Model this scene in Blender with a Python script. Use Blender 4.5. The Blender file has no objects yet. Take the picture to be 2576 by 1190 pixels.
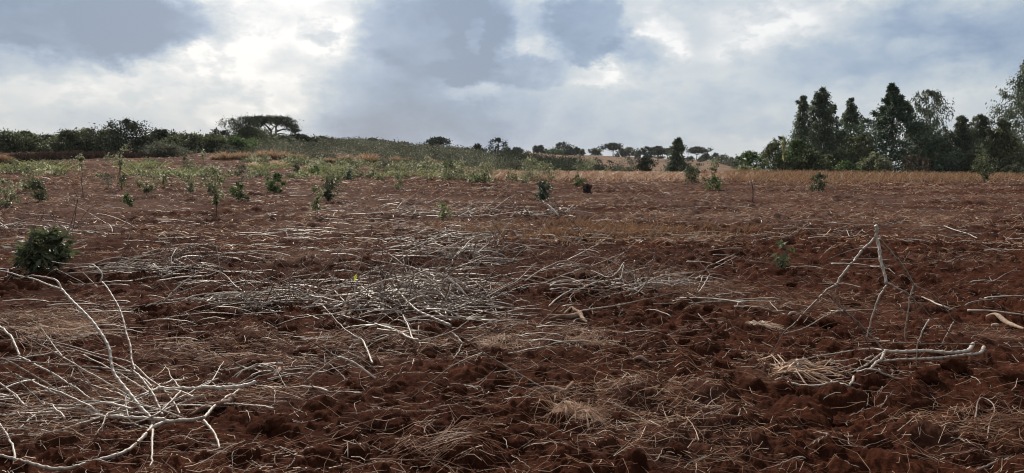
import bpy, math, random
import numpy as np

SC = bpy.context.scene
COL = SC.collection
F = 1946.0                      # focal length in units of a 2576 wide picture
HC = 1.55                       # eye height
PITCH = math.atan((595 - 432) / F)
CP, SP = math.cos(PITCH), math.sin(PITCH)

# ------------------------------------------------------------------ noise
def hsh(ix, iy, s):
    h = (ix.astype(np.int64) * 374761393 + iy.astype(np.int64) * 668265263 + s * 974634211) & 0x7fffffff
    h = ((h ^ (h >> 13)) * 1274126177) & 0x7fffffff
    h = h ^ (h >> 16)
    return (h & 0xffffff) / float(0x1000000)

def vnoise(x, y, s=0):
    ix = np.floor(x); iy = np.floor(y)
    fx = x - ix; fy = y - iy
    fx = fx * fx * (3 - 2 * fx); fy = fy * fy * (3 - 2 * fy)
    a = hsh(ix, iy, s); b = hsh(ix + 1, iy, s); c = hsh(ix, iy + 1, s); d = hsh(ix + 1, iy + 1, s)
    return (a * (1 - fx) + b * fx) * (1 - fy) + (c * (1 - fx) + d * fx) * fy

def fbm(x, y, s=0, o=4):
    v = 0.0; a = 0.5; t = 0.0
    for k in range(o):
        v = v + a * vnoise(x * 2 ** k + 17.3 * k, y * 2 ** k - 9.1 * k, s + k); t += a; a *= 0.5
    return v / t

def clods(x, y, cell, s, p):
    """domes of random size on a jittered grid"""
    gx = np.floor(x / cell); gy = np.floor(y / cell)
    out = np.zeros_like(x)
    for i in (-1, 0, 1):
        for j in (-1, 0, 1):
            cx = gx + i; cy = gy + j
            px = (cx + hsh(cx, cy, s)) * cell; py = (cy + hsh(cx, cy, s + 1)) * cell
            k = hsh(cx, cy, s + 2)
            on = hsh(cx, cy, s + 3) < p
            r = cell * (0.22 + 0.5 * k * k)
            q = 1 - ((x - px) ** 2 + (y - py) ** 2) / (r * r)
            out = np.maximum(out, np.where(on & (q > 0), r * 0.75 * np.sqrt(np.maximum(q, 0)), 0))
    return out

# ------------------------------------------------------------------ the lie of the land
# per bearing (given as u on a 2576 wide view): (distance, v) where the ground at that distance is seen
PROF = {
    0:    [(20, 545), (38, 468), (50, 438), (60, 424), (72, 405), (90, 388), (150, 374), (300, 366), (900, 362), (4000, 380)],
    330:  [(20, 542), (38, 470), (50, 440), (60, 420), (72, 402), (90, 386), (150, 372), (300, 364), (900, 364), (4000, 385)],
    640:  [(20, 540), (38, 470), (50, 440), (62, 408), (75, 392), (100, 374), (150, 362), (170, 361), (400, 368), (4000, 400)],
    900:  [(20, 540), (38, 470), (50, 440), (65, 412), (90, 387), (130, 367), (175, 359), (300, 366), (4000, 410)],
    1180: [(20, 540), (38, 470), (50, 440), (60, 427), (90, 410), (150, 386), (200, 379), (300, 384), (4000, 415)],
    1300: [(20, 540), (38, 470), (50, 441), (70, 436), (100, 425), (200, 402), (350, 382), (450, 385), (4000, 420)],
    1550: [(20, 540), (38, 470), (50, 443), (70, 446), (120, 437), (200, 420), (300, 404), (390, 393), (500, 398), (4000, 425)],
    1800: [(20, 540), (38, 470), (50, 444), (70, 450), (150, 441), (250, 424), (370, 404), (450, 408), (4000, 428)],
    1900: [(20, 540), (38, 470), (50, 445), (65, 454), (150, 450), (300, 436), (400, 430), (800, 431), (4000, 431)],
    2150: [(20, 540), (38, 471), (50, 446), (65, 456), (120, 456), (400, 440), (800, 436), (4000, 433)],
    2576: [(20, 540), (38, 472), (50, 447), (65, 458), (120, 458), (400, 440), (800, 436), (4000, 433)],
}
LR0, LR1, NR = math.log(2.0), math.log(4000.0), 700
AZ0, AZ1, NA = math.radians(-52), math.radians(52), 260
def _table():
    lr = np.linspace(LR0, LR1, NR); r = np.exp(lr)
    us = sorted(PROF)
    vflat = lambda rr: 595 + F * np.tan(np.arctan(HC / rr) - PITCH)
    cols = []
    for u in us:
        pr = PROF[u]
        d = np.log([2, 3, 4, 6, 8, 11] + [p[0] for p in pr])
        # height factor relative to flat ground: interpolate the elevation angle times distance
        zs = [0, 0, 0, 0, 0.01, 0.06]
        for (dd, v) in pr:
            el = math.atan((595 - v) / F) - PITCH
            zs.append(HC + dd * math.tan(el))
        # piecewise linear in tan(elevation) for far, in z for near
        z = np.interp(r, np.exp(d), zs)
        cols.append(z)
    cols = np.array(cols)
    az = np.linspace(AZ0, AZ1, NA)
    u_of = np.clip(1288 + F * np.tan(az), 0, 2576)
    tab = np.empty((NA, NR))
    for j in range(NR):
        tab[:, j] = np.interp(u_of, us, cols[:, j])
    k = np.exp(-np.linspace(-2, 2, 17) ** 2); k /= k.sum()
    pad = np.pad(tab, ((8, 8), (0, 0)), mode='edge')
    tab = np.apply_along_axis(lambda c: np.convolve(c, k, 'valid'), 0, pad)
    k2 = np.exp(-np.linspace(-2, 2, 13) ** 2); k2 /= k2.sum()
    pad = np.pad(tab, ((0, 0), (6, 6)), mode='edge')
    return np.apply_along_axis(lambda c: np.convolve(c, k2, 'valid'), 1, pad)
TAB = _table()

def terr(x, y):
    x = np.asarray(x, float); y = np.asarray(y, float)
    r = np.maximum(np.hypot(x, y), 1e-3)
    az = np.arctan2(x, y)
    fa = np.clip((az - AZ0) / (AZ1 - AZ0), 0, 1) * (NA - 1)
    fr = np.clip((np.log(r) - LR0) / (LR1 - LR0), 0, 1) * (NR - 1)
    ia = np.minimum(fa.astype(int), NA - 2); ir = np.minimum(fr.astype(int), NR - 2)
    ta = fa - ia; tr = fr - ir
    z = (TAB[ia, ir] * (1 - ta) + TAB[ia + 1, ir] * ta) * (1 - tr) + (TAB[ia, ir + 1] * (1 - ta) + TAB[ia + 1, ir + 1] * ta) * tr
    # behind the eye the field just stays level
    back = np.clip((np.abs(az) - math.radians(60)) / math.radians(50), 0, 1)
    return z * (1 - back)

def relief(x, y):
    """lumps and clods of the tilled soil"""
    x = np.asarray(x, float); y = np.asarray(y, float)
    r = np.hypot(x, y)
    wx = x + 0.055 * (vnoise(x * 13, y * 11, 5) - .5) + 0.02 * (vnoise(x * 37, y * 37, 6) - .5)
    wy = y + 0.04 * (vnoise(x * 11, y * 11, 7) - .5) + 0.02 * (vnoise(x * 37, y * 37, 8) - .5)
    und = 0.12 * (fbm(x * 0.7, y * 1.6, 11, 3) - .5)
    lump = fbm(x * 0.6 + 40, y * 0.6, 21, 2)          # where the soil is cloddy
    k = np.clip((lump - 0.36) * 5, 0.15, 1.0)
    c = k * clods(wx, wy, 0.27, 31, 0.38) * 0.75
    c = np.maximum(c, clods(wx, wy, 0.13, 41, 0.55) * 1.05 * (.4 + .6 * k)) + 0.75 * clods(wx, wy, 0.06, 51, 0.6)
    crack = np.abs(fbm(x * 13, y * 13, 81, 3) - .5) + .6 * np.abs(fbm(x * 29, y * 29, 84, 2) - .5)
    fine = -0.10 * np.clip(.16 - crack, 0, .16) * k + 0.034 * (fbm(x * 8, y * 8, 61, 3) - .5) + 0.018 * (vnoise(x * 45, y * 45, 64) - .5)
    fade = np.clip((75 - r) / 30, 0, 1)
    far = np.clip((r - 50) / 60, 0, 1) * 0.7 * (fbm(x * 0.05, y * 0.05, 71, 4) - .5)
    return (und + c + fine) * fade + far

def gz(x, y):
    return terr(x, y) + relief(x, y)

def ray(u, v):
    a = (u - 1288) / F; b = (595 - v) / F
    return np.array([a, CP + b * SP, -SP + b * CP])

def G(u, v, h=0.0, far=75.0):
    """point at height h over the field seen at (u, v)"""
    d = ray(u, v); d = d / d[1]
    t = np.exp(np.linspace(math.log(2.5), math.log(far), 1500))
    zr = HC + d[2] * t
    zt = terr(d[0] * t, t) + h
    w = np.nonzero(zr <= zt)[0]
    i = w[0] if len(w) else len(t) - 1
    return np.array([d[0] * t[i], t[i], float(terr(d[0] * t[i], t[i])) + h])

def P(u, v, depth):
    d = ray(u, v)
    return np.array([0, 0, HC]) + d * (depth / d[1])

def XY(u, depth):
    d = ray(u, 432)
    x = d[0] / d[1] * depth
    return x, depth, float(gz(np.array([x]), np.array([depth]))[0])

# ------------------------------------------------------------------ meshes
class MB:
    def __init__(s):
        s.V = []; s.Q = []; s.T = []; s.n = 0
    def add(s, V, Q, tint=0.5):
        V = np.asarray(V, float).reshape(-1, 3)
        s.V.append(V); s.Q.append(np.asarray(Q, np.int64).reshape(-1, 4) + s.n)
        s.T.append(np.broadcast_to(np.asarray(tint, float), (len(V),)))
        s.n += len(V)
    def mesh(s, name, mat, smooth=True, org=None):
        V = np.concatenate(s.V); Q = np.concatenate(s.Q); T = np.concatenate(s.T)
        if org is not None: V = V - np.asarray(org)
        me = bpy.data.meshes.new(name)
        me.vertices.add(len(V)); me.vertices.foreach_set('co', V.astype(np.float32).ravel())
        me.loops.add(len(Q) * 4); me.loops.foreach_set('vertex_index', Q.astype(np.int32).ravel())
        me.polygons.add(len(Q)); me.polygons.foreach_set('loop_start', np.arange(0, len(Q) * 4, 4, dtype=np.int32))
        if smooth: me.polygons.foreach_set('use_smooth', np.ones(len(Q), bool))
        a = me.attributes.new('tint', 'FLOAT', 'POINT'); a.data.foreach_set('value', T.astype(np.float32))
        me.materials.append(mat); me.update(calc_edges=True)
        return me
    def build(s, name, mat, parent=None, smooth=True, org=None):
        if s.n == 0: return None
        o = bpy.data.objects.new(name, s.mesh(name, mat, smooth, org)); COL.objects.link(o)
        if parent is not None: o.parent = parent
        elif org is not None: o.location = org
        return o

def tag(o, label=None, cat=None, group=None, kind=None):
    if label: o['label'] = label
    if cat: o['category'] = cat
    if group: o['group'] = group
    if kind: o['kind'] = kind
    return o

def empty(name, loc, label, cat, group=None):
    o = bpy.data.objects.new(name, None); COL.objects.link(o)
    o.location = loc; o.empty_display_size = 0.2
    return tag(o, label, cat, group)

def smooth_line(P, step):
    """Catmull-Rom through the points, resampled"""
    P = np.asarray(P, float)
    if len(P) == 2: P = np.array([P[0], (P[0] + P[1]) / 2, P[1]])
    Q = np.vstack([2 * P[0] - P[1], P, 2 * P[-1] - P[-2]])
    out = []
    for i in range(1, len(Q) - 2):
        p0, p1, p2, p3 = Q[i - 1], Q[i], Q[i + 1], Q[i + 2]
        n = max(2, int(np.linalg.norm(p2 - p1) / step) + 1)
        t = np.linspace(0, 1, n, endpoint=False)[:, None]
        out.append(0.5 * (2 * p1 + (p2 - p0) * t + (2 * p0 - 5 * p1 + 4 * p2 - p3) * t ** 2 + (3 * p1 - p0 - 3 * p2 + p3) * t ** 3))
    out.append(P[-1:])
    return np.vstack(out)

def tube(mb, P, R, sides=5, tint=0.5):
    P = np.asarray(P, float); n = len(P)
    R = np.broadcast_to(np.asarray(R, float), (n,)).copy()
    tint = np.broadcast_to(np.asarray(tint, float), (n,))
    T = np.gradient(P, axis=0); T /= np.linalg.norm(T, axis=1)[:, None] + 1e-9
    ref = np.array([0.31, 0.17, 0.93]); ref = np.where(np.abs(T @ ref)[:, None] > 0.9, np.array([0.9, -0.3, 0.1]), ref)
    A = np.cross(T, ref); A /= np.linalg.norm(A, axis=1)[:, None] + 1e-9
    B = np.cross(T, A)
    P = np.vstack([P[:1], P, P[-1:]]); A = np.vstack([A[:1], A, A[-1:]]); B = np.vstack([B[:1], B, B[-1:]])
    R = np.concatenate([[R[0] * .03], R, [R[-1] * .03]]); tint = np.concatenate([tint[:1], tint, tint[-1:]])
    a = np.arange(sides) * 2 * math.pi / sides
    V = P[:, None] + R[:, None, None] * (np.cos(a)[None, :, None] * A[:, None] + np.sin(a)[None, :, None] * B[:, None])
    m = n + 2
    i = np.arange(m - 1)[:, None] * sides; j = np.arange(sides)[None]; j2 = (j + 1) % sides
    Q = np.stack([i + j, i + j2, i + sides + j2, i + sides + j], -1).reshape(-1, 4)
    mb.add(V.reshape(-1, 3), Q, np.repeat(tint, sides))

def strands(mb, P, R, sides, tint):
    """P (N,S,3) many thin lines at once; R (N,) radius; sides 2 gives flat blades"""
    N, S, _ = P.shape
    T = P[:, -1] - P[:, 0]; T /= np.linalg.norm(T, axis=1)[:, None] + 1e-9
    rng = np.random.default_rng(N)
    ref = rng.normal(size=(N, 3)); A = np.cross(T, ref); A /= np.linalg.norm(A, axis=1)[:, None] + 1e-9
    B = np.cross(T, A)
    taper = np.linspace(1.0, 0.55, S)
    a = np.arange(sides) * 2 * math.pi / sides
    off = np.cos(a)[None, :, None] * A[:, None] + np.sin(a)[None, :, None] * B[:, None]        # N,sides,3
    V = P[:, :, None] + off[:, None] * (R[:, None] * taper[None])[:, :, None, None]
    base = (np.arange(N) * S * sides)[:, None, None]
    i = (np.arange(S - 1) * sides)[None, :, None]
    if sides == 2:
        j = np.array([0])[None, None]; j2 = np.array([1])[None, None]
    else:
        j = np.arange(sides)[None, None]; j2 = (np.arange(sides)[None, None] + 1) % sides
    Q = np.stack(np.broadcast_arrays(base + i + j, base + i + j2, base + i + sides + j2, base + i + sides + j), -1).reshape(-1, 4)
    mb.add(V.reshape(-1, 3), Q, np.repeat(np.broadcast_to(np.asarray(tint, float), (N,)), S * sides))

def leaves(mb, C, D, L, W, tint, rng, fold=0.25):
    """kite shaped leaves from base C along D"""
    N = len(C)
    D = D / (np.linalg.norm(D, axis=1)[:, None] + 1e-9)
    ref = rng.normal(size=(N, 3)); S = np.cross(D, ref); S /= np.linalg.norm(S, axis=1)[:, None] + 1e-9
    Nn = np.cross(D, S)
    L = np.broadcast_to(L, (N,))[:, None]; W = np.broadcast_to(W, (N,))[:, None]
    V = np.stack([C, C + D * L * .45 + S * W + Nn * W * fold, C + D * L, C + D * L * .45 - S * W + Nn * W * fold], 1)
    Q = np.arange(N * 4).reshape(N, 4)
    mb.add(V.reshape(-1, 3), Q, np.repeat(np.broadcast_to(tint, (N,)), 4))

# ------------------------------------------------------------------ materials
def nodes(mat):
    mat.use_nodes = True
    nt = mat.node_tree; nt.nodes.clear()
    return nt
def N(nt, t, **kw):
    n = nt.nodes.new(t)
    for k, v in kw.items(): setattr(n, k, v)
    return n
def ramp(nt, fac, stops):
    r = N(nt, 'ShaderNodeValToRGB')
    e = r.color_ramp.elements
    while len(e) < len(stops): e.new(0.5)
    for el, (p, c) in zip(e, stops):
        el.position = p; el.color = (*c, 1)
    nt.links.new(fac, r.inputs[0])
    return r.outputs[0]
def mth(nt, op, a, b=None, c=None, clamp=False):
    n = N(nt, 'ShaderNodeMath', operation=op); n.use_clamp = clamp
    for i, q in enumerate((a, b, c)):
        if q is None: continue
        if isinstance(q, (int, float)): n.inputs[i].default_value = q
        else: nt.links.new(q, n.inputs[i])
    return n.outputs[0]
def noise(nt, vec, scale, detail=3, rough=.55, out='Fac'):
    n = N(nt, 'ShaderNodeTexNoise'); n.inputs['Scale'].default_value = scale; n.inputs['Detail'].default_value = detail; n.inputs['Roughness'].default_value = rough
    if vec is not None: nt.links.new(vec, n.inputs['Vector'])
    return n.outputs[out]
def attr(nt, name):
    n = N(nt, 'ShaderNodeAttribute', attribute_name=name)
    return n.outputs['Fac']

def leafmat(name, stops, trans=0.25, rough=0.5, spec=0.35):
    m = bpy.data.materials.new(name); nt = nodes(m)
    col = ramp(nt, attr(nt, 'tint'), stops)
    p = N(nt, 'ShaderNodeBsdfPrincipled'); p.inputs['Roughness'].default_value = rough; p.inputs['Specular IOR Level'].default_value = spec
    nt.links.new(col, p.inputs['Base Color'])
    t = N(nt, 'ShaderNodeBsdfTranslucent')
    hs = N(nt, 'ShaderNodeHueSaturation'); hs.inputs['Saturation'].default_value = 1.1; hs.inputs['Value'].default_value = 1.4
    nt.links.new(col, hs.inputs['Color']); nt.links.new(hs.outputs[0], t.inputs[0])
    mx = N(nt, 'ShaderNodeMixShader'); mx.inputs[0].default_value = trans
    nt.links.new(p.outputs[0], mx.inputs[1]); nt.links.new(t.outputs[0], mx.inputs[2])
    o = N(nt, 'ShaderNodeOutputMaterial'); nt.links.new(mx.outputs[0], o.inputs[0])
    return m

def barkmat(name, stops, scale=40, rough=0.75, spec=0.3, bump=0.3, var=0.5):
    m = bpy.data.materials.new(name); nt = nodes(m)
    tc = N(nt, 'ShaderNodeTexCoord')
    nz = noise(nt, tc.outputs['Object'], scale, 4, .6)
    nz2 = noise(nt, tc.outputs['Object'], scale / 7, 3, .6)
    f = mth(nt, 'ADD', attr(nt, 'tint'), mth(nt, 'MULTIPLY', mth(nt, 'SUBTRACT', nz, 0.5), var))
    f = mth(nt, 'ADD', f, mth(nt, 'MULTIPLY', mth(nt, 'SUBTRACT', nz2, 0.45), var * 1.3), clamp=True)
    col = ramp(nt, f, stops)
    p = N(nt, 'ShaderNodeBsdfPrincipled'); p.inputs['Roughness'].default_value = rough; p.inputs['Specular IOR Level'].default_value = spec
    nt.links.new(col, p.inputs['Base Color'])
    b = N(nt, 'ShaderNodeBump'); b.inputs['Strength'].default_value = bump; b.inputs['Distance'].default_value = 0.01
    nt.links.new(nz, b.inputs['Height']); nt.links.new(b.outputs[0], p.inputs['Normal'])
    o = N(nt, 'ShaderNodeOutputMaterial'); nt.links.new(p.outputs[0], o.inputs[0])
    return m

M = {}
M['stem'] = barkmat('pale_stem_bark', [(0.0, (.60, .53, .455)), (.3, (.46, .39, .32)), (.65, (.22, .145, .105)), (1.0, (.065, .032, .024))], 60, .5, .5, .25, .3)
M['bark'] = barkmat('dark_bark', [(0.0, (.06, .045, .035)), (.6, (.12, .09, .07)), (1, (.28, .24, .20))], 12, .9, .2, .6)
M['root'] = barkmat('root_skin', [(0.0, (.07, .030, .020)), (.5, (.21, .12, .08)), (1, (.42, .31, .225))], 30, .85, .2, .8, .9)
M['straw'] = leafmat('dry_straw', [(0, (.080, .028, .014)), (.35, (.19, .075, .036)), (.65, (.40, .225, .135)), (.87, (.62, .44, .31)), (1, (.70, .60, .51))], .18, .5, .3)
M['drygrass'] = leafmat('dry_grass', [(0, (.10, .052, .030)), (.5, (.26, .145, .080)), (1, (.50, .37, .24))], .25, .6, .2)
M['tuft'] = leafmat('tuft_grass', [(0, (.15, .095, .062)), (.5, (.33, .22, .145)), (1, (.58, .47, .34))], .4, .6, .2)
M['brush'] = leafmat('dead_brush', [(0, (.040, .026, .022)), (.5, (.085, .052, .040)), (1, (.20, .125, .09))], .1, .7, .2)
M['euc'] = leafmat('grey_green_leaf', [(0, (.042, .060, .040)), (.5, (.100, .125, .082)), (1, (.24, .26, .18))], .28, .6, .3)
M['conifer'] = leafmat('dark_conifer_leaf', [(0, (.028, .050, .032)), (.5, (.062, .095, .058)), (1, (.15, .18, .11))], .18, .6, .3)
M['bush'] = leafmat('hedge_leaf', [(0, (.034, .042, .022)), (.5, (.078, .092, .046)), (1, (.17, .18, .095))], .28, .55, .35)
M['green'] = leafmat('fresh_leaf', [(0, (.028, .050, .020)), (.5, (.060, .100, .036)), (1, (.17, .21, .085))], .34, .55, .3)
M['pale'] = leafmat('pale_sapling_leaf', [(0, (.065, .078, .040)), (.45, (.15, .160, .085)), (.75, (.31, .31, .20)), (1, (.44, .44, .32))], .4, .55, .35)
M['scrub'] = leafmat('scrub_leaf', [(0, (.050, .052, .036)), (.5, (.115, .118, .085)), (.85, (.20, .20, .15)), (1, (.32, .31, .24))], .3, .8, .12)
M['weed'] = leafmat('weed_blade', [(0, (.075, .085, .035)), (.5, (.165, .18, .075)), (1, (.36, .36, .20))], .35, .6, .25)
M['acacia'] = leafmat('acacia_leaf', [(0, (.022, .029, .019)), (.5, (.046, .054, .035)), (1, (.10, .11, .068))], .15, .8, .12)

def soilmat():
    m = bpy.data.materials.new('tilled_red_soil'); nt = nodes(m); L = nt.links.new
    tc = N(nt, 'ShaderNodeTexCoord'); ob = tc.outputs['Object']
    n1 = noise(nt, ob, 1.6, 6, .7); n2 = noise(nt, ob, 14, 4, .65); n3 = noise(nt, ob, 90, 3, .7)
    f = mth(nt, 'ADD', mth(nt, 'MULTIPLY', n1, .5), mth(nt, 'ADD', mth(nt, 'MULTIPLY', n2, .35), mth(nt, 'MULTIPLY', n3, .15)))
    soil = ramp(nt, f, [(.30, (.016, .0047, .0024)), (.50, (.042, .0128, .0065)), (.72, (.115, .040, .022))])
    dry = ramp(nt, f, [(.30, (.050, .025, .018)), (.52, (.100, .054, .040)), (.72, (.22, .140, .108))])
    nh = noise(nt, ob, .12, 6, .65)
    hill = ramp(nt, nh, [(.3, (.12, .075, .052)), (.5, (.19, .120, .082)), (.75, (.25, .17, .12))])
    scr = ramp(nt, nh, [(.3, (.030, .030, .018)), (.55, (.062, .052, .032)), (.75, (.11, .085, .055))])
    def mix(a, b, fac):
        x = N(nt, 'ShaderNodeMix', data_type='RGBA'); L(fac, x.inputs[0]); L(a, x.inputs[6]); L(b, x.inputs[7]); return x.outputs[2]
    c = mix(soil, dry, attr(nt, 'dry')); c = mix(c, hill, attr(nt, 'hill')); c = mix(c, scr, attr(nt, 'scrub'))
    p = N(nt, 'ShaderNodeBsdfPrincipled'); p.inputs['Roughness'].default_value = 1.; p.inputs['Specular IOR Level'].default_value = .03
    L(c, p.inputs['Base Color'])
    b = N(nt, 'ShaderNodeBump'); b.inputs['Strength'].default_value = .9; b.inputs['Distance'].default_value = .02
    L(mth(nt, 'ADD', mth(nt, 'MULTIPLY', n2, .6), mth(nt, 'MULTIPLY', n3, .4)), b.inputs['Height']); L(b.outputs[0], p.inputs['Normal'])
    o = N(nt, 'ShaderNodeOutputMaterial'); L(p.outputs[0], o.inputs[0])
    return m
M['soil'] = soilmat()

def ell(x, y, cx, cy, rx, ry):
    return np.clip(1.6 * (1 - np.sqrt(((x - cx) / rx) ** 2 + ((y - cy) / ry) ** 2)), 0, 1)

# patches of straw and dry litter on the field, as (u, v, half width u, half depth m, strength)
STRAW = [(130, 815, 210, 0.9, 1.0), (130, 610, 160, 1.3, .8), (740, 655, 130, 1.2, .9), (840, 640, 90, .7, .7), (250, 1010, 330, .9, .9), (640, 890, 330, .8, .9), (950, 880, 300, .7, .8),
         (1760, 735, 170, .9, .9), (1600, 690, 180, .8, .7), (1450, 850, 120, .6, .6), (1640, 1010, 330, .7, .55), (1960, 945, 120, .35, .9), (1300, 850, 160, .8, .9),
         (1000, 575, 420, 1.2, .7), (1500, 585, 200, 1.0, .8), (2100, 770, 330, .9, .5), (2400, 1100, 200, .5, .5), (1700, 1110, 300, .5, .5), (130, 1080, 260, .5, .8), (2500, 850, 120, .5, .6), (700, 1000, 130, .5, .6), (1750, 600, 200, 1.2, .4), (2250, 565, 330, 1.6, .7), (1000, 530, 500, 1.8, .7), (1750, 545, 260, 1.6, .6), (2400, 660, 160, .8, .5)]
_SW = []
for (u, v, hu, hd, s) in STRAW:
    p = G(u, v); _SW.append((p[0], p[1], hu * p[1] / F, hd, s))
def straw_at(x, y):
    s = np.zeros_like(x)
    for (cx, cy, rx, ry, k) in _SW: s = np.maximum(s, k * ell(x, y, cx, cy, rx, ry))
    n = fbm(x * 0.7, y * 1.4, 91, 3)
    return np.clip(s * (0.5 + n) , 0, 1)
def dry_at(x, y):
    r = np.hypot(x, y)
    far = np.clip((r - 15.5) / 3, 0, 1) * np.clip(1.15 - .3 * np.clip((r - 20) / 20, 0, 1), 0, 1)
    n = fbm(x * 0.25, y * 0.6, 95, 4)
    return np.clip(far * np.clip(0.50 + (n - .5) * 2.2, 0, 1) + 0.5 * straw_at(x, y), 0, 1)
def u_at(x, y):
    return np.where(y > 0.5, 1288 + F * x / np.maximum(y, .5), np.where(x > 0, 9000, -9000))
def zones(x, y):
    """hill grass and scrub ground beyond the field"""
    r = np.hypot(x, y); u = u_at(x, y)
    edge = np.clip((r - 56) / 6, 0, 1)
    edge = np.where(u < 700, np.clip((r - 84) / 10, 0, 1), edge)
    scrub = edge * np.clip((1330 - u) / 60, 0, 1)
    valley = np.clip((r - 60) / 6, 0, 1) * np.clip((u - 1270) / 60, 0, 1) * np.clip((1560 - u + (300 - r) * 0.3) / 120, 0, 1) * np.clip((160 - r) / 30, 0, 1)
    scrub = np.maximum(scrub, valley)
    return edge, scrub

def make_ground():
    fine = np.radians(np.arange(-44, 44.001, 0.095))
    side = np.radians(np.concatenate([np.arange(44.5, 60, .8), np.arange(61, 180, 4)]))
    az = np.concatenate([-side[::-1], fine, side])
    r = np.concatenate([[0.05, .5, 1.0, 1.5, 2.0, 2.4, 2.8], np.exp(np.arange(math.log(3.0), math.log(62), 0.0036)), np.exp(np.arange(math.log(62.3), math.log(1700), 0.016))])
    A, R = np.meshgrid(az, r)
    X = (np.sin(A) * R).ravel(); Y = (np.cos(A) * R).ravel()
    Z = gz(X, Y)
    na, nr = len(az), len(r)
    V = np.stack([X, Y, Z], 1)
    i = np.arange(nr - 1)[:, None] * na; j = np.arange(na)[None]; j2 = (j + 1) % na
    Q = np.stack([i + j2, i + j, i + na + j, i + na + j2], -1).reshape(-1, 4)
    mb = MB(); mb.add(V, Q, 0.5)
    o = mb.build('ground', M['soil'])
    me = o.data
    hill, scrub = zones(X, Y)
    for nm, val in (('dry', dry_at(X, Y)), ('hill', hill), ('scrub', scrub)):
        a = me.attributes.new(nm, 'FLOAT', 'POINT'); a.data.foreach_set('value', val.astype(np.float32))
    tag(o, 'tilled red brown soil of the field rising to far hills', None, None, 'structure')
    return o
# ------------------------------------------------------------------ trees, bushes and saplings
def env_radius(kind, h):
    """crown radius (0..1) at relative height h (0..1)"""
    if kind == 'spire': return np.interp(h, [0, .12, .35, .6, .8, .93, 1], [.9, 1, .92, .70, .46, .24, .05])
    if kind == 'ragged': return np.interp(h, [0, .2, .45, .62, .7, .88, 1], [.95, 1, .68, .54, .42, .26, .05])
    if kind == 'cone': return np.interp(h, [0, .15, .4, .56, .66, .8, .92, 1], [.9, 1.05, 1.1, .88, .42, .21, .07, .01])
    if kind == 'airy': return np.interp(h, [0, .2, .45, .7, .88, 1], [.4, .55, .85, 1, .7, .15])
    if kind == 'dome': return np.interp(h, [0, .15, .45, .75, .92, 1], [.82, .95, 1, .78, .42, .1])
    if kind == 'round': return np.interp(h, [0, .15, .5, .8, 1], [.45, .85, 1, .75, .15])
    if kind == 'umbrella': return np.interp(h, [0, .25, .5, .8, 1], [.25, .75, 1, .85, .3])
    if kind == 'vase': return np.interp(h, [0, .2, .6, .85, 1], [.15, .4, .9, 1, .6])
    if kind == 'column': return np.interp(h, [0, .2, .7, 1], [.7, 1, .9, .3])
    return np.ones_like(h)

def foliage(rng, kind, H, R, h0, nclump, nleaf, ll, lw, lean=(0, 0), droop=0.3, csize=0.28, flat=1.0, tipbend=0.0):
    """returns (clump centres, leaf mesh builder) in local coordinates; crown between h0*H and H"""
    mb = MB(); C = []
    a0 = rng.uniform(0, 6.28); seed0 = rng.uniform(0, 99)
    for k in range(nclump):
        h = rng.uniform(0, 1) if kind not in ('umbrella',) else rng.uniform(.15, 1)
        th = rng.uniform(0, 2 * math.pi)
        lob = 0.92 + 0.25 * math.sin(3 * th + a0 + 4 * h) + 0.27 * rng.normal()
        lob += (.25 if kind == 'cone' else .6) * (float(vnoise(np.array([h * 8 + seed0]), np.array([th * 1.3]), 3)[0]) - .5)
        rr = float(env_radius(kind, h)) * R * np.clip(lob, .4, 1.35) * math.sqrt(rng.uniform(.35 if kind == 'cone' else .06, 1))
        z = (h0 + (1 - h0) * h) * H
        t = z / H
        cx = rr * math.cos(th) + lean[0] * t ** 1.5 * H + tipbend * max(0, t - .75) ** 1.2 * H
        cy = rr * math.sin(th) + lean[1] * t ** 1.5 * H
        C.append((cx, cy, z))
    C = np.array(C)
    out_d = C.copy(); out_d[:, 2] = 0; out_d -= np.outer(C[:, 2] / H, [lean[0] * H, lean[1] * H, 0])
    out_d /= (np.linalg.norm(out_d, axis=1)[:, None] + .05 * R)
    per = max(1, nleaf // nclump)
    cs = csize * R * rng.uniform(.55, 1.25, nclump) * (.14 + .95 * env_radius(kind, (C[:, 2] / H - h0) / (1 - h0)))
    cc = np.repeat(C, per, 0); s = np.repeat(cs, per)
    n = len(cc)
    off = rng.normal(size=(n, 3)) * 0.55; off *= s[:, None]; off[:, 2] *= flat
    pos = cc + off
    pos[:, 2] = np.maximum(pos[:, 2], 0.02 * H)
    d = np.repeat(out_d, per, 0) * .6 + rng.normal(size=(n, 3)) * .7
    d[:, 2] -= droop * 2
    ct = np.repeat(rng.uniform(.1, .8, nclump), per)
    tint = np.clip(ct * .65 + rng.uniform(0, .45, n) + (rng.uniform(0, 1, n) > .93) * .3, 0, 1)
    leaves(mb, pos, d, ll * rng.uniform(.6, 1.3, n), lw * rng.uniform(.7, 1.25, n), tint, rng)
    return C, mb

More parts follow.
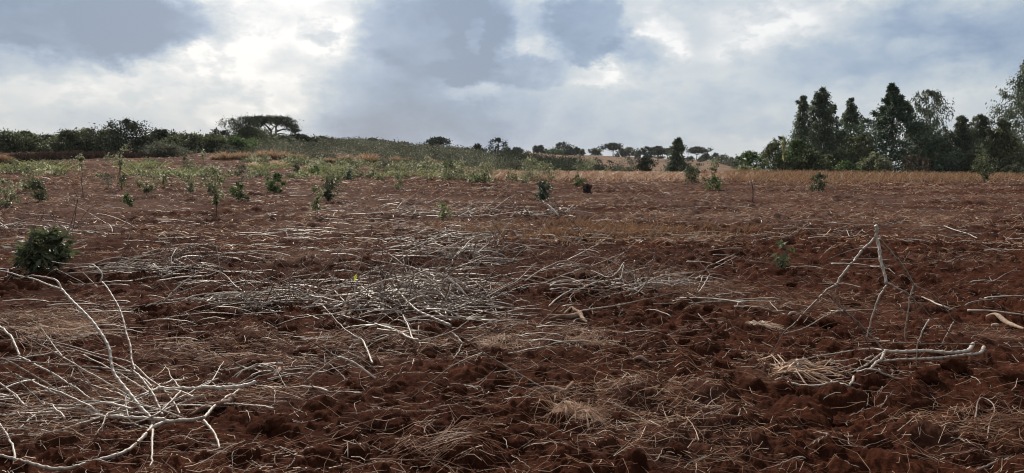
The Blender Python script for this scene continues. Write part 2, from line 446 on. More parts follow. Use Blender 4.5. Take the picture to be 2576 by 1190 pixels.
def wood(rng, H, h0, C, r0, lean=(0, 0), nbr=18, sides=5, tipbend=0.0, multi=1, tint=.4, top=.92):
    mb = MB()
    for m in range(multi):
        ox, oy = (rng.uniform(-.06, .06, 2) * H if multi > 1 else (0, 0))
        pts = []
        for t in np.linspace(0, top, 6):
            j = 0.012 * H * rng.normal(size=2) * (t > 0)
            pts.append((ox * (1 + t * 1.5) + lean[0] * t ** 1.5 * H + tipbend * max(0, t - .75) ** 1.2 * H + j[0], oy * (1 + t * 1.5) + lean[1] * t ** 1.5 * H + j[1], t * H - (0.03 * H if t == 0 else 0)))
        L = smooth_line(pts, H / 14)
        tube(mb, L, np.linspace(r0, r0 * .15, len(L)) / (multi ** .4), sides, tint)
    idx = rng.permutation(len(C))[:nbr]
    for i in idx:
        c = C[i]; t0 = np.clip((c[2] / H) * rng.uniform(.5, .85), .04, .9)
        s = np.array([lean[0] * t0 ** 1.5 * H, lean[1] * t0 ** 1.5 * H, t0 * H])
        mid = s * .45 + c * .55 + np.array([0, 0, -.05 * np.linalg.norm(c - s)]) + rng.normal(size=3) * .03 * np.linalg.norm(c - s)
        L = smooth_line([s, mid, c], np.linalg.norm(c - s) / 5 + 1e-3)
        rb = r0 * (1 - t0) * .45 + r0 * .05
        tube(mb, L, np.linspace(rb, rb * .2, len(L)), 4, tint)
    return mb

def tree(name, label, cat, group, loc, H, R, kind, seed, leaf, h0=.15, nclump=60, nleaf=3000, ll=.2, lw=.05, r0=None, parts=('trunk', 'crown'), lean=(0, 0), droop=.3, csize=.28, flat=1., nbr=18, tipbend=0., multi=1, barktint=.4, extra=None):
    rng = np.random.default_rng(seed)
    root = empty(name, loc, label, cat, group)
    root.rotation_euler = (0, 0, 0)
    C, lm = foliage(rng, kind, H, R, h0, nclump, nleaf, ll, lw, lean, droop, csize, flat, tipbend)
    wm = wood(rng, H, h0, C, r0 or H * .016, lean, nbr, 5, tipbend, multi, barktint)
    wm.build(parts[0], M['bark'], root)
    if extra is not None: extra(rng, lm)
    lm.build(parts[1], M[leaf], root, smooth=False)
    return root

def hgt(u, vtop, depth, loc):
    return P(u, vtop, depth)[2] - loc[2]

def far_tree(name, label, cat, group, u, vtop, wpx, depth, kind, leaf, seed, **kw):
    loc = XY(u, depth)
    H = max(.3, hgt(u, vtop, depth, loc)); R = .5 * wpx * depth / F
    if group == GR: R *= 1.12; kw['nleaf'] = int(kw['nleaf'] * 1.9); kw['nclump'] = int(kw['nclump'] * 1.35); kw['csize'] = kw.get('csize', .28) * .95; kw['ll'] *= .95; kw['lw'] *= .78
    return tree(name, label, cat, group, loc, H, R, kind, seed, leaf, **kw)

GR = 'tall trees in the grove behind the dry grass'
def make_grove():
    T = far_tree
    T('eucalyptus_tree', 'slender dark eucalyptus at the open end of the grove, narrow ragged top', 'tree', GR, 2012, 238, 66, 62, 'spire', 'euc', 11, h0=.08, nclump=110, nleaf=5200, ll=.24, lw=.045, droop=.55, csize=.24, flat=1.5, lean=(.02, 0))
    T('eucalyptus_tree', 'tallest dense eucalyptus of the dark trio left of the conifer', 'tree', GR, 2062, 222, 88, 63, 'spire', 'euc', 12, h0=.06, nclump=150, nleaf=8000, ll=.24, lw=.05, droop=.45, csize=.25, flat=1.3)
    T('eucalyptus_tree', 'grey green eucalyptus leaning on the tallest one with a thin side top', 'tree', GR, 2092, 262, 52, 66, 'spire', 'euc', 13, h0=.1, nclump=70, nleaf=3000, ll=.22, lw=.045, droop=.5, csize=.26)
    T('eucalyptus_tree', 'dark eucalyptus with pointed top standing next to the big conifer', 'tree', GR, 2136, 248, 72, 64, 'spire', 'euc', 14, h0=.06, nclump=120, nleaf=5600, ll=.24, lw=.05, droop=.5, csize=.25, flat=1.3, lean=(-.01, 0))
    T('conifer_tree', 'broad dark green conifer with drooping bent tip, largest of the grove', 'tree', GR, 2243, 212, 196, 60, 'cone', 'conifer', 15, h0=.03, nclump=230, nleaf=15000, ll=.26, lw=.055, droop=.18, csize=.17, flat=.55, tipbend=-.16, r0=.16)
    T('eucalyptus_tree', 'tall see-through eucalyptus with thin drooping foliage beside the conifer', 'tree', GR, 2330, 226, 86, 61, 'airy', 'euc', 16, h0=.30, nclump=85, nleaf=2300, ll=.30, lw=.045, droop=.8, csize=.2, flat=1.6, nbr=40, r0=.085)
    T('eucalyptus_tree', 'short thin-stemmed eucalyptus between the see-through tree and leafy ones', 'tree', GR, 2372, 318, 60, 62, 'airy', 'euc', 17, h0=.15, nclump=60, nleaf=1900, ll=.26, lw=.045, droop=.7, csize=.24, nbr=25)
    T('leafy_tree', 'bushy grey green tree with two blunt tops right of the see-through eucalyptus', 'tree', GR, 2412, 292, 84, 61, 'spire', 'euc', 18, h0=.06, nclump=100, nleaf=5200, ll=.24, lw=.05, droop=.5, csize=.26)
    T('leafy_tree', 'feathery olive green tree with fine foliage and rounded peak', 'tree', GR, 2462, 284, 82, 63, 'spire', 'bush', 19, h0=.08, nclump=120, nleaf=6200, ll=.20, lw=.035, droop=.5, csize=.28)
    T('eucalyptus_tree', 'young eucalyptus with large hanging leaves nearest the grass at the far right', 'tree', GR, 2512, 300, 92, 56, 'spire', 'bush', 20, h0=.1, nclump=90, nleaf=2900, ll=.30, lw=.07, droop=.7, csize=.24, nbr=30)
    T('eucalyptus_tree', 'very tall eucalyptus cut off by the right edge of the picture', 'tree', GR, 2584, 138, 150, 60, 'spire', 'euc', 21, h0=.03, nclump=170, nleaf=8500, ll=.26, lw=.05, droop=.6, csize=.2, flat=1.4, nbr=40, r0=.14)
    T('eucalyptus_tree', 'dim eucalyptus in the rear row seen between the conifer and the trio', 'tree', GR, 2170, 330, 70, 72, 'spire', 'euc', 22, h0=.05, nclump=80, nleaf=3200, ll=.26, lw=.05, droop=.5)
    for i, (u, vt, w, lab) in enumerate([(2030, 318, 80, 'dim tree of the rear row behind the slender end eucalyptus'), (2106, 330, 84, 'dim tree of the rear row between the dark trio'), (2290, 322, 84, 'dim tree of the rear row behind the conifer edge'), (2350, 335, 80, 'dim tree of the rear row behind the see-through eucalyptus'), (2438, 322, 84, 'dim tree of the rear row left of the feathery tree'), (2540, 325, 84, 'dim tree of the rear row left of the very tall edge eucalyptus')]):
        T('eucalyptus_tree', lab, 'tree', GR, u, vt, w, 73, 'spire', 'euc', 240 + i, h0=.03, nclump=70, nleaf=2600, ll=.26, lw=.06, droop=.4, csize=.32)
    b = 'bushes at the foot of the grove'
    T('round_bush', 'rounded feathery dark green bush left of the grove', 'bush', b, 1945, 362, 84, 60, 'dome', 'bush', 31, h0=.02, nclump=110, nleaf=6500, ll=.17, lw=.03, droop=-.25, csize=.24)
    T('small_tree', 'grey green small tree top rising behind the rounded feathery bush', 'tree', b, 1968, 345, 54, 66, 'airy', 'euc', 32, h0=.25, nclump=50, nleaf=1400, ll=.24, lw=.06, droop=.3)
    T('small_tree', 'bright green small tree with visible trunk at the left tip of the grove', 'tree', b, 1888, 383, 70, 56, 'round', 'green', 33, h0=.2, nclump=60, nleaf=1700, ll=.2, lw=.06, droop=.2, nbr=25)
    T('leafy_bush', 'low pale leaved bush under the bright green small tree', 'bush', b, 1872, 420, 56, 54, 'dome', 'pale', 34, h0=.02, nclump=36, nleaf=900, ll=.17, lw=.05, droop=.1)
    T('leafy_bush', 'low pale bush with tan leaves beside the small trunk', 'bush', b, 1902, 424, 40, 53, 'dome', 'pale', 35, h0=.02, nclump=30, nleaf=700, ll=.17, lw=.05)
    for i, (u, vt, w, lf, d, lab) in enumerate([
        (2004, 352, 66, 'green', 58, 'mid green leafy bush under the slender end eucalyptus'),
        (2040, 382, 76, 'bush', 57, 'dull green bush under the tallest eucalyptus'),
        (2095, 385, 70, 'bush', 58, 'shaded bush at the foot of the dark trio'),
        (2128, 408, 44, 'green', 55, 'small bright green bush before the dark trunks'),
        (2165, 340, 76, 'bush', 57, 'tall olive bush pressed against the left side of the conifer'),
        (2198, 385, 60, 'pale', 55, 'yellow green leafy bush in front of the conifer'),
        (2335, 378, 60, 'bush', 59, 'thin dull bush under the see-through eucalyptus'),
        (2395, 372, 76, 'euc', 58, 'grey bush below the tree with two blunt tops'),
        (2450, 380, 70, 'bush', 58, 'dark leafy bush below the feathery olive tree'),
        (2545, 372, 60, 'bush', 59, 'dark bush below the very tall edge eucalyptus'),
        (2556, 415, 52, 'pale', 54, 'low pale leaved shrub at the grass edge far right'),
        (2366, 346, 70, 'euc', 63, 'grey green bush filling the gap right of the see-through eucalyptus'),
        (2436, 338, 66, 'bush', 64, 'olive bush filling the gap left of the feathery tree'),
        (2492, 352, 66, 'euc', 61, 'grey bush behind the big leaved sapling'),
        (2536, 340, 70, 'bush', 63, 'tall dull bush between the young eucalyptus and the very tall one')]):
        T('leafy_bush', lab, 'bush', b, u, vt, w * 1.2, d, 'dome', lf, 50 + i, h0=.0, nclump=84, nleaf=3300, ll=.2, lw=.05, droop=.25, csize=.25)
    # maize like stalk and dry reddish stalks
    tall_reed(1971, 334, 58, 'tall lone reed with upright pointed blades left of the grove')
    for i, (u, vt) in enumerate([(2278, 392), (2290, 388), (2304, 390), (2322, 398), (2333, 402)]):
        dry_stalk(u, vt, 52.5, 70 + i, ['reddish dead weed stalk before the conifer, leftmost of five', 'tallest reddish dead weed stalk before the conifer', 'reddish dead weed stalk beside the tallest one', 'paler dead weed stalk under the conifer edge', 'rightmost thin dead weed stalk below the see-through eucalyptus'][i])

def tall_reed(u, vt, d, lab):
    loc = XY(u, d); H = hgt(u, vt, d, loc); rng = np.random.default_rng(5)
    root = empty('tall_reed', loc, lab, 'reed')
    s = MB(); tube(s, [(0, 0, -.1), (.05, 0, H * .45), (.02, 0, H * .8)], [.03, .025, .015], 5, .6); s.build('stem', M['drygrass'], root)
    l = MB(); n = 26
    h = rng.uniform(.35, .8, n) * H; C = np.stack([np.zeros(n), np.zeros(n), h], 1)
    D = rng.normal(size=(n, 3)) * .35; D[:, 2] = 1.0
    leaves(l, C, D, rng.uniform(.5, 1.0, n), .05, rng.uniform(.2, .9, n), rng); l.build('foliage', M['weed'], root, smooth=False)

def dry_stalk(u, vt, d, seed, lab):
    loc = XY(u, d); H = hgt(u, vt, d, loc); rng = np.random.default_rng(seed)
    mb = MB(); tube(mb, [(0, 0, -.1), (rng.normal() * .05, 0, H * .5), (rng.normal() * .1, 0, H)], [.025, .018, .006], 5, .4)
    n = 90; h = H * rng.uniform(.25, 1, n); C = np.stack([rng.normal(size=n) * .08, rng.normal(size=n) * .08, h], 1)
    D = rng.normal(size=(n, 3)); D[:, 2] += .9
    leaves(mb, C, D, rng.uniform(.08, .22, n), .025, rng.uniform(.4, 1, n), rng)
    o = mb.build('dry_stalk', M['brush'], smooth=False, org=None); o.location = loc
    tag(o, lab, 'dry weed', 'dead weed stalks before the conifer')

def make_hedge():
    T = far_tree; g = 'bushes in the hedge along the left field edge'
    rows = [  # u, vtop, width, depth, kind, leaf, label
        (22, 334, 88, 72, 'dome', 'bush', 'dark hedge bush cut off by the left edge of the picture'),
        (68, 333, 60, 74, 'dome', 'bush', 'hedge bush with sprigs poking out above the low gap'),
        (124, 345, 66, 130, 'dome', 'acacia', 'distant bush seen through the low gap of the hedge'),
        (112, 372, 90, 76, 'dome', 'bush', 'low bush filling the gap in the hedge'),
        (178, 331, 74, 71, 'dome', 'bush', 'flat topped hedge bush right of the low gap'),
        (222, 328, 84, 73, 'dome', 'bush', 'olive hedge bush joined to the tallest bush'),
        (322, 305, 118, 70, 'dome', 'acacia', 'tallest dark bush of the left hedge'),
        (275, 330, 64, 74, 'dome', 'bush', 'bush squeezed against the left flank of the tallest bush'),
        (368, 345, 40, 70, 'dome', 'bush', 'low shoulder bush right of the tallest hedge bush'),
        (410, 329, 72, 82, 'dome', 'acacia', 'rounded bush behind the brownish shrub'),
        (412, 366, 84, 68, 'dome', 'scrub', 'brownish green shrub in front of the rounded bush'),
        (478, 340, 84, 78, 'dome', 'bush', 'wide dark bush midway between tallest bush and acacia'),
        (535, 342, 74, 79, 'dome', 'bush', 'lower dark bush next to the wide one'),
        (588, 350, 74, 80, 'dome', 'green', 'mid green bush at the foot of the feathery tree'),
        (440, 352, 50, 76, 'dome', 'bush', 'small bush filling the hedge behind the pale sapling'),
        (640, 326, 92, 100, 'dome', 'bush', 'big shady bush under the spreading acacia'),
        (708, 346, 60, 112, 'dome', 'bush', 'bush behind the acacia trunk'),
        (756, 341, 54, 118, 'dome', 'acacia', 'dark bush at the right of the spreading acacia'),
        (664, 360, 70, 92, 'dome', 'bush', 'low bush left of the acacia trunk'),
        (735, 352, 60, 122, 'dome', 'bush', 'low dark bush beside the acacia bush row end'),
    ]
    for i, (u, vt, w, d, k, lf, lab) in enumerate(rows):
        T('hedge_bush', lab, 'bush', g, u, vt, w * 1.32, d, k, lf, 100 + i, h0=.0, nclump=130, nleaf=6200, ll=.2 * d / 72, lw=.05 * d / 72, droop=-.05, csize=.22, multi=3, nbr=16)
    T('small_tree', 'small open crowned tree poking above the hedge near the feathery tree', 'tree', g, 554, 326, 34, 84, 'umbrella', 'acacia', 131, h0=.55, nclump=24, nleaf=500, ll=.25, lw=.07, droop=0)
    T('feathery_tree', 'feathery tree with bristly pale edge left of the spreading acacia', 'tree', g, 614, 299, 108, 96, 'dome', 'acacia', 132, h0=.3, nclump=80, nleaf=3400, ll=.40, lw=.03, droop=-.35, csize=.25)
    # dead brush below the hedge: dry thickets
    for i, (u, vt, w, d, lab) in enumerate([
        (10, 388, 56, 54, 'reddish dry thicket at the left edge below the hedge'),
        (55, 385, 90, 57, 'dark brown dead thicket next to the reddish one'),
        (120, 380, 100, 60, 'brown dead thicket below the gap in the hedge'),
        (185, 378, 100, 62, 'widest dark dead thicket under the flat topped hedge bush'),
        (245, 378, 90, 64, 'dead thicket under the olive hedge bush'),
        (310, 380, 90, 65, 'dry brown thicket under the tallest hedge bush'),
        (365, 384, 70, 66, 'small dry thicket near the brownish green shrub')]):
        loc = XY(u, d); H = hgt(u, vt, d, loc); R = .5 * w * d / F; rng = np.random.default_rng(160 + i)
        n = 2600; th = rng.uniform(0, 6.28, n); rr = R * np.sqrt(rng.uniform(0, 1, n))
        P0 = np.stack([rr * np.cos(th), rr * np.sin(th) * .7, np.zeros(n)], 1)
        hh = H * rng.uniform(.25, 1.0, n) * (1.15 - .6 * (rr / R) ** 2) * (.7 + .6 * fbm(P0[:, 0] * .9 + 7 * i, P0[:, 1] * .9, i, 3))
        lean = rng.normal(size=(n, 2)) * .3
        ts = np.linspace(0, 1, 4)[None, :, None]
        Pn = P0[:, None] + np.concatenate([lean[:, None] * ts ** 1.6, ts * np.ones((n, 1, 1))], 2) * hh[:, None, None]
        mb = MB(); strands(mb, Pn, rng.uniform(.008, .02, n), 2, rng.uniform(0, .75, n) + (.25 if i == 0 else 0))
        o = mb.build('dry_thicket', M['brush' if i else 'drygrass'], smooth=False); o.location = loc
        tag(o, lab, 'thicket', 'dead thickets below the hedge')
    acacia_big()

def acacia_big():
    d = 118; u, v0 = 684, 372
    loc = np.array(P(u, v0, d)); loc[2] = min(loc[2], float(gz(np.array([loc[0]]), np.array([loc[1]]))[0]) + .0)
    root = empty('acacia_tree', loc, 'spreading flat-topped acacia with forked dark trunk on the skyline', 'tree')
    Q = lambda x, y: P(x, y, d) - loc     # picture plane of the tree
    rng = np.random.default_rng(77)
    # crop coordinates of the limbs (2380 wide zoom of 900..1400, 400..650)
    c = lambda p: (566 + p[0] * .1321, 251.6 + p[1] * .1321)
    limbs = [([(880, 900), (890, 790), (905, 720)], .34, .28, 0), ([(905, 720), (860, 650), (860, 590), (800, 520), (730, 470), (690, 440)], .22, .06, .5),
             ([(905, 720), (960, 680), (990, 600), (990, 520), (1030, 470), (1080, 430)], .22, .06, -.4), ([(990, 600), (1080, 560), (1180, 550), (1270, 590)], .13, .04, .8), ([(970, 660), (1070, 640), (1200, 660), (1300, 690)], .10, .03, -.9),
             ([(860, 590), (900, 540), (930, 470), (950, 400)], .1, .03, .9), ([(990, 520), (940, 500), (850, 440), (790, 400)], .1, .03, -.8), ([(870, 690), (810, 630), (800, 560), (760, 540)], .09, .03, 1.1),
             ([(690, 440), (620, 400), (580, 360)], .07, .02, .5), ([(1080, 430), (1180, 430), (1270, 480), (1350, 590)], .07, .02, .3), ([(730, 470), (680, 500), (640, 520)], .06, .02, -.6)]
    mb = MB(); ends = []
    for pts, r0, r1, bend in limbs:
        pp = [np.array(Q(*c(p))) for p in pts]
        for k, p in enumerate(pp): p[1] += bend * k * .45
        if pts[0] == (880, 900): pp[0][2] -= .3
        L = smooth_line(pp, .35); tube(mb, L, np.linspace(r0, r1, len(L)), 7, .25); ends.append(pp[-1]); ends.extend(L[len(L) // 2::3])
    # crown: flat clumps under a low dome
    lm = MB(); n = 150; C = []
    top = lambda x: np.interp(x, [520, 560, 640, 760, 950, 1100, 1200, 1290, 1330, 1400], [470, 350, 322, 350, 355, 370, 390, 470, 550, 610])
    bot = lambda x: np.interp(x, [520, 600, 720, 850, 1000, 1150, 1260, 1330, 1400], [500, 520, 520, 440, 440, 540, 610, 680, 620])
    for k in range(n):
        x = rng.uniform(530, 1370); y = top(x) + 95 * (float(vnoise(np.array([x / 75.]), np.array([.5]), 4)[0]) - .62); y = y + (bot(x) - y) * rng.uniform(.03, .95) ** 1.5
        p = np.array(Q(*c((x, y)))); edge = 1 - abs((x - 950) / 470) ** 2
        p[1] += rng.uniform(-1, 1) * 3.4 * math.sqrt(max(.05, edge)); C.append(p)
    C = np.array(C); per = 46
    cc = np.repeat(C, per, 0) + rng.normal(size=(n * per, 3)) * np.array([.34, .34, .15]) * np.repeat(rng.uniform(.5, 1.25, n), per)[:, None]
    D = rng.normal(size=(n * per, 3)) * np.array([1, 1, .4])
    leaves(lm, cc, D, rng.uniform(.16, .34, n * per), rng.uniform(.04, .08, n * per), np.clip(np.repeat(rng.uniform(0, .7, n), per) + rng.uniform(0, .3, n * per), 0, 1), rng)
    lm.build('crown', M['acacia'], root, smooth=False)
    for k in rng.permutation(n)[:70]:
        e = min(ends, key=lambda q: np.linalg.norm(q - C[k])); L = smooth_line([e, (e + C[k]) / 2 + rng.normal(size=3) * .12, C[k]], .4)
        tube(mb, L, np.linspace(.045, .015, len(L)), 4, .25)
    mb.build('trunk', M['bark'], root)

def make_hill_trees():
    T = far_tree; g = 'trees along the far hill'
    rows = [ # u, vtop, w, depth, kind, leaf, h0, label
        (813, 347, 42, 160, 'dome', 'acacia', .05, 'low rounded bush on the skyline right of the spreading acacia'),
        (850, 353, 26, 165, 'dome', 'scrub', .05, 'small skyline shrub between two rounded bushes'),
        (882, 355, 20, 168, 'dome', 'scrub', .05, 'tiny pointed shrub on the scrub skyline'),
        (907, 353, 7, 168, 'column', 'scrub', .3, 'thin lone sapling on the scrub skyline'),
        (937, 350, 30, 170, 'dome', 'acacia', .1, 'compact dark bush on the scrub skyline'),
        (966, 357, 44, 172, 'dome', 'acacia', .05, 'long low bush right of the compact skyline bush'),
        (1016, 360, 26, 175, 'dome', 'scrub', .05, 'pale green bush near the middle of the scrub skyline'),
        (1104, 347, 48, 175, 'umbrella', 'acacia', .3, 'wind-swept flat acacia at the end of the scrub skyline'),
        (1082, 364, 34, 178, 'dome', 'scrub', .05, 'low bush left of the wind-swept acacia'),
        (1172, 376, 20, 200, 'dome', 'acacia', .05, 'low dark bush left of the squarish tree'),
        (1204, 365, 30, 180, 'round', 'acacia', .1, 'squarish dark tree left of the big round tree'),
        (1254, 350, 46, 150, 'round', 'acacia', .2, 'big round dark green tree with short trunk beyond the scrub'),
        (1283, 377, 26, 152, 'dome', 'acacia', .1, 'dark bush tucked behind the big round tree'),
        (1299, 374, 28, 345, 'dome', 'acacia', .1, 'clipped looking low tree at the top of the bare hill'),
        (1355, 368, 26, 350, 'round', 'acacia', .2, 'small lopsided tree alone on the bare hilltop'),
        (1419, 360, 48, 350, 'dome', 'acacia', .08, 'large dense domed tree on the bare hilltop'),
        (1400, 378, 32, 340, 'dome', 'green', .02, 'light green low shrub beside the domed hill tree'),
        (1437, 374, 14, 352, 'round', 'acacia', .1, 'small bush touching the domed hill tree'),
        (1450, 372, 20, 355, 'round', 'acacia', .25, 'small round tree right of the domed hill tree'),
        (1379, 381, 24, 345, 'dome', 'acacia', .05, 'flat shrub left of the domed hill tree'),
        (1464, 378, 10, 350, 'column', 'scrub', .1, 'spindly young tree on the hilltop'),
        (1498, 376, 24, 370, 'airy', 'scrub', .3, 'sparse thin tree on the hill ridge'),
        (1542, 363, 44, 375, 'umbrella', 'acacia', .5, 'umbrella acacia on the ridge with slanting trunk'),
        (1566, 376, 24, 378, 'round', 'scrub', .2, 'grey tree next to the ridge umbrella acacia'),
        (1582, 373, 28, 380, 'round', 'scrub', .2, 'greyish round tree on the ridge'),
        (1603, 382, 18, 385, 'airy', 'scrub', .2, 'thin bare-looking tree on the ridge'),
        (1625, 371, 26, 300, 'airy', 'acacia', .2, 'dark spiky tree on the near slope of the ridge'),
        (1654, 371, 38, 310, 'umbrella', 'acacia', .4, 'umbrella acacia with forked trunk standing on the brown slope'),
        (1678, 376, 24, 380, 'umbrella', 'acacia', .4, 'flat topped tree behind the dark tall tree'),
        (1752, 372, 42, 385, 'umbrella', 'acacia', .55, 'lone umbrella acacia right of the dark tall tree'),
        (1776, 388, 18, 390, 'round', 'acacia', .1, 'small bush right of the lone umbrella acacia'),
        (1801, 387, 20, 385, 'round', 'acacia', .1, 'small pointed tree at the end of the ridge'),
        (1820, 392, 36, 330, 'dome', 'scrub', .02, 'shrub starting the row descending the hill end'),
        (1842, 398, 36, 310, 'dome', 'scrub', .02, 'shrub midway in the row descending the hill end'),
        (1862, 402, 36, 290, 'dome', 'bush', .02, 'lowest shrub of the row descending the hill end'),
        (1410, 384, 60, 350, 'dome', 'acacia', .02, 'dark undergrowth clump under the domed hill tree'),
    ]
    for i, (u, vt, w, d, k, lf, h0, lab) in enumerate(rows):
        s = d / 774 * 1.1
        umb = k == 'umbrella'
        T('hill_tree', lab, 'tree', g, u, vt - 1, w * 1.22, d, k, lf, 200 + i, h0=h0, nclump=70 if umb else 44, nleaf=2300 if umb else 1300, ll=max(.25, s * 1.4), lw=max(.07, s * .42), droop=0 if umb else .1, csize=.24, flat=.5 if umb else 1, r0=.14 if d < 250 else .28, nbr=22 if umb else 10, lean=(.02 * ((i % 5) - 2), 0))
    # the tall dark tree before the slope, and its neighbours
    T('conifer_tree', 'tall dark pointed tree standing before the brown hill slope', 'tree', None, 1704, 350, 86, 66, 'ragged', 'euc', 301, h0=.0, nclump=80, nleaf=5200, ll=.24, lw=.05, droop=.2, csize=.27, lean=(.0, 0))
    T('small_tree', 'small dark mushroom shaped tree left of the tall pointed tree', 'tree', None, 1622, 398, 46, 70, 'round', 'acacia', 302, h0=.25, nclump=50, nleaf=1900, ll=.17, lw=.05, droop=.2)
# ------------------------------------------------------------------ young plants standing in the field
def sapling(u, vt, vb, w, kind, leaf, seed, lab, nleaf=260, nclump=16, ll=.085, lw=.024, h0=.3, name='young_sapling', cat='sapling', group='young plants in the cleared field', depth=None, multi=1, droop=.2, csize=.42, lean=(0, 0)):
    p = G(u, vb) if depth is None else np.array([XY(u, depth)[0], depth, 0])
    d = p[1]; loc = (p[0], p[1], float(gz(p[:1], p[1:2])[0]))
    H = max(.1, P(u, vt, d)[2] - loc[2]); R = .5 * w * 1.2 * d / F
    k = max(1.0, d / 774 * 1.1 / .04)              # keep leaves at least about a pixel wide
    return tree(name, lab, cat, group, loc, H, R, kind, seed, leaf, h0=h0, nclump=nclump, nleaf=nleaf, ll=ll * k ** .5, lw=lw * k ** .5, r0=max(.007, H * .010), parts=('stem', 'foliage'), droop=droop, csize=csize, nbr=10, multi=multi, barktint=.35, lean=lean)

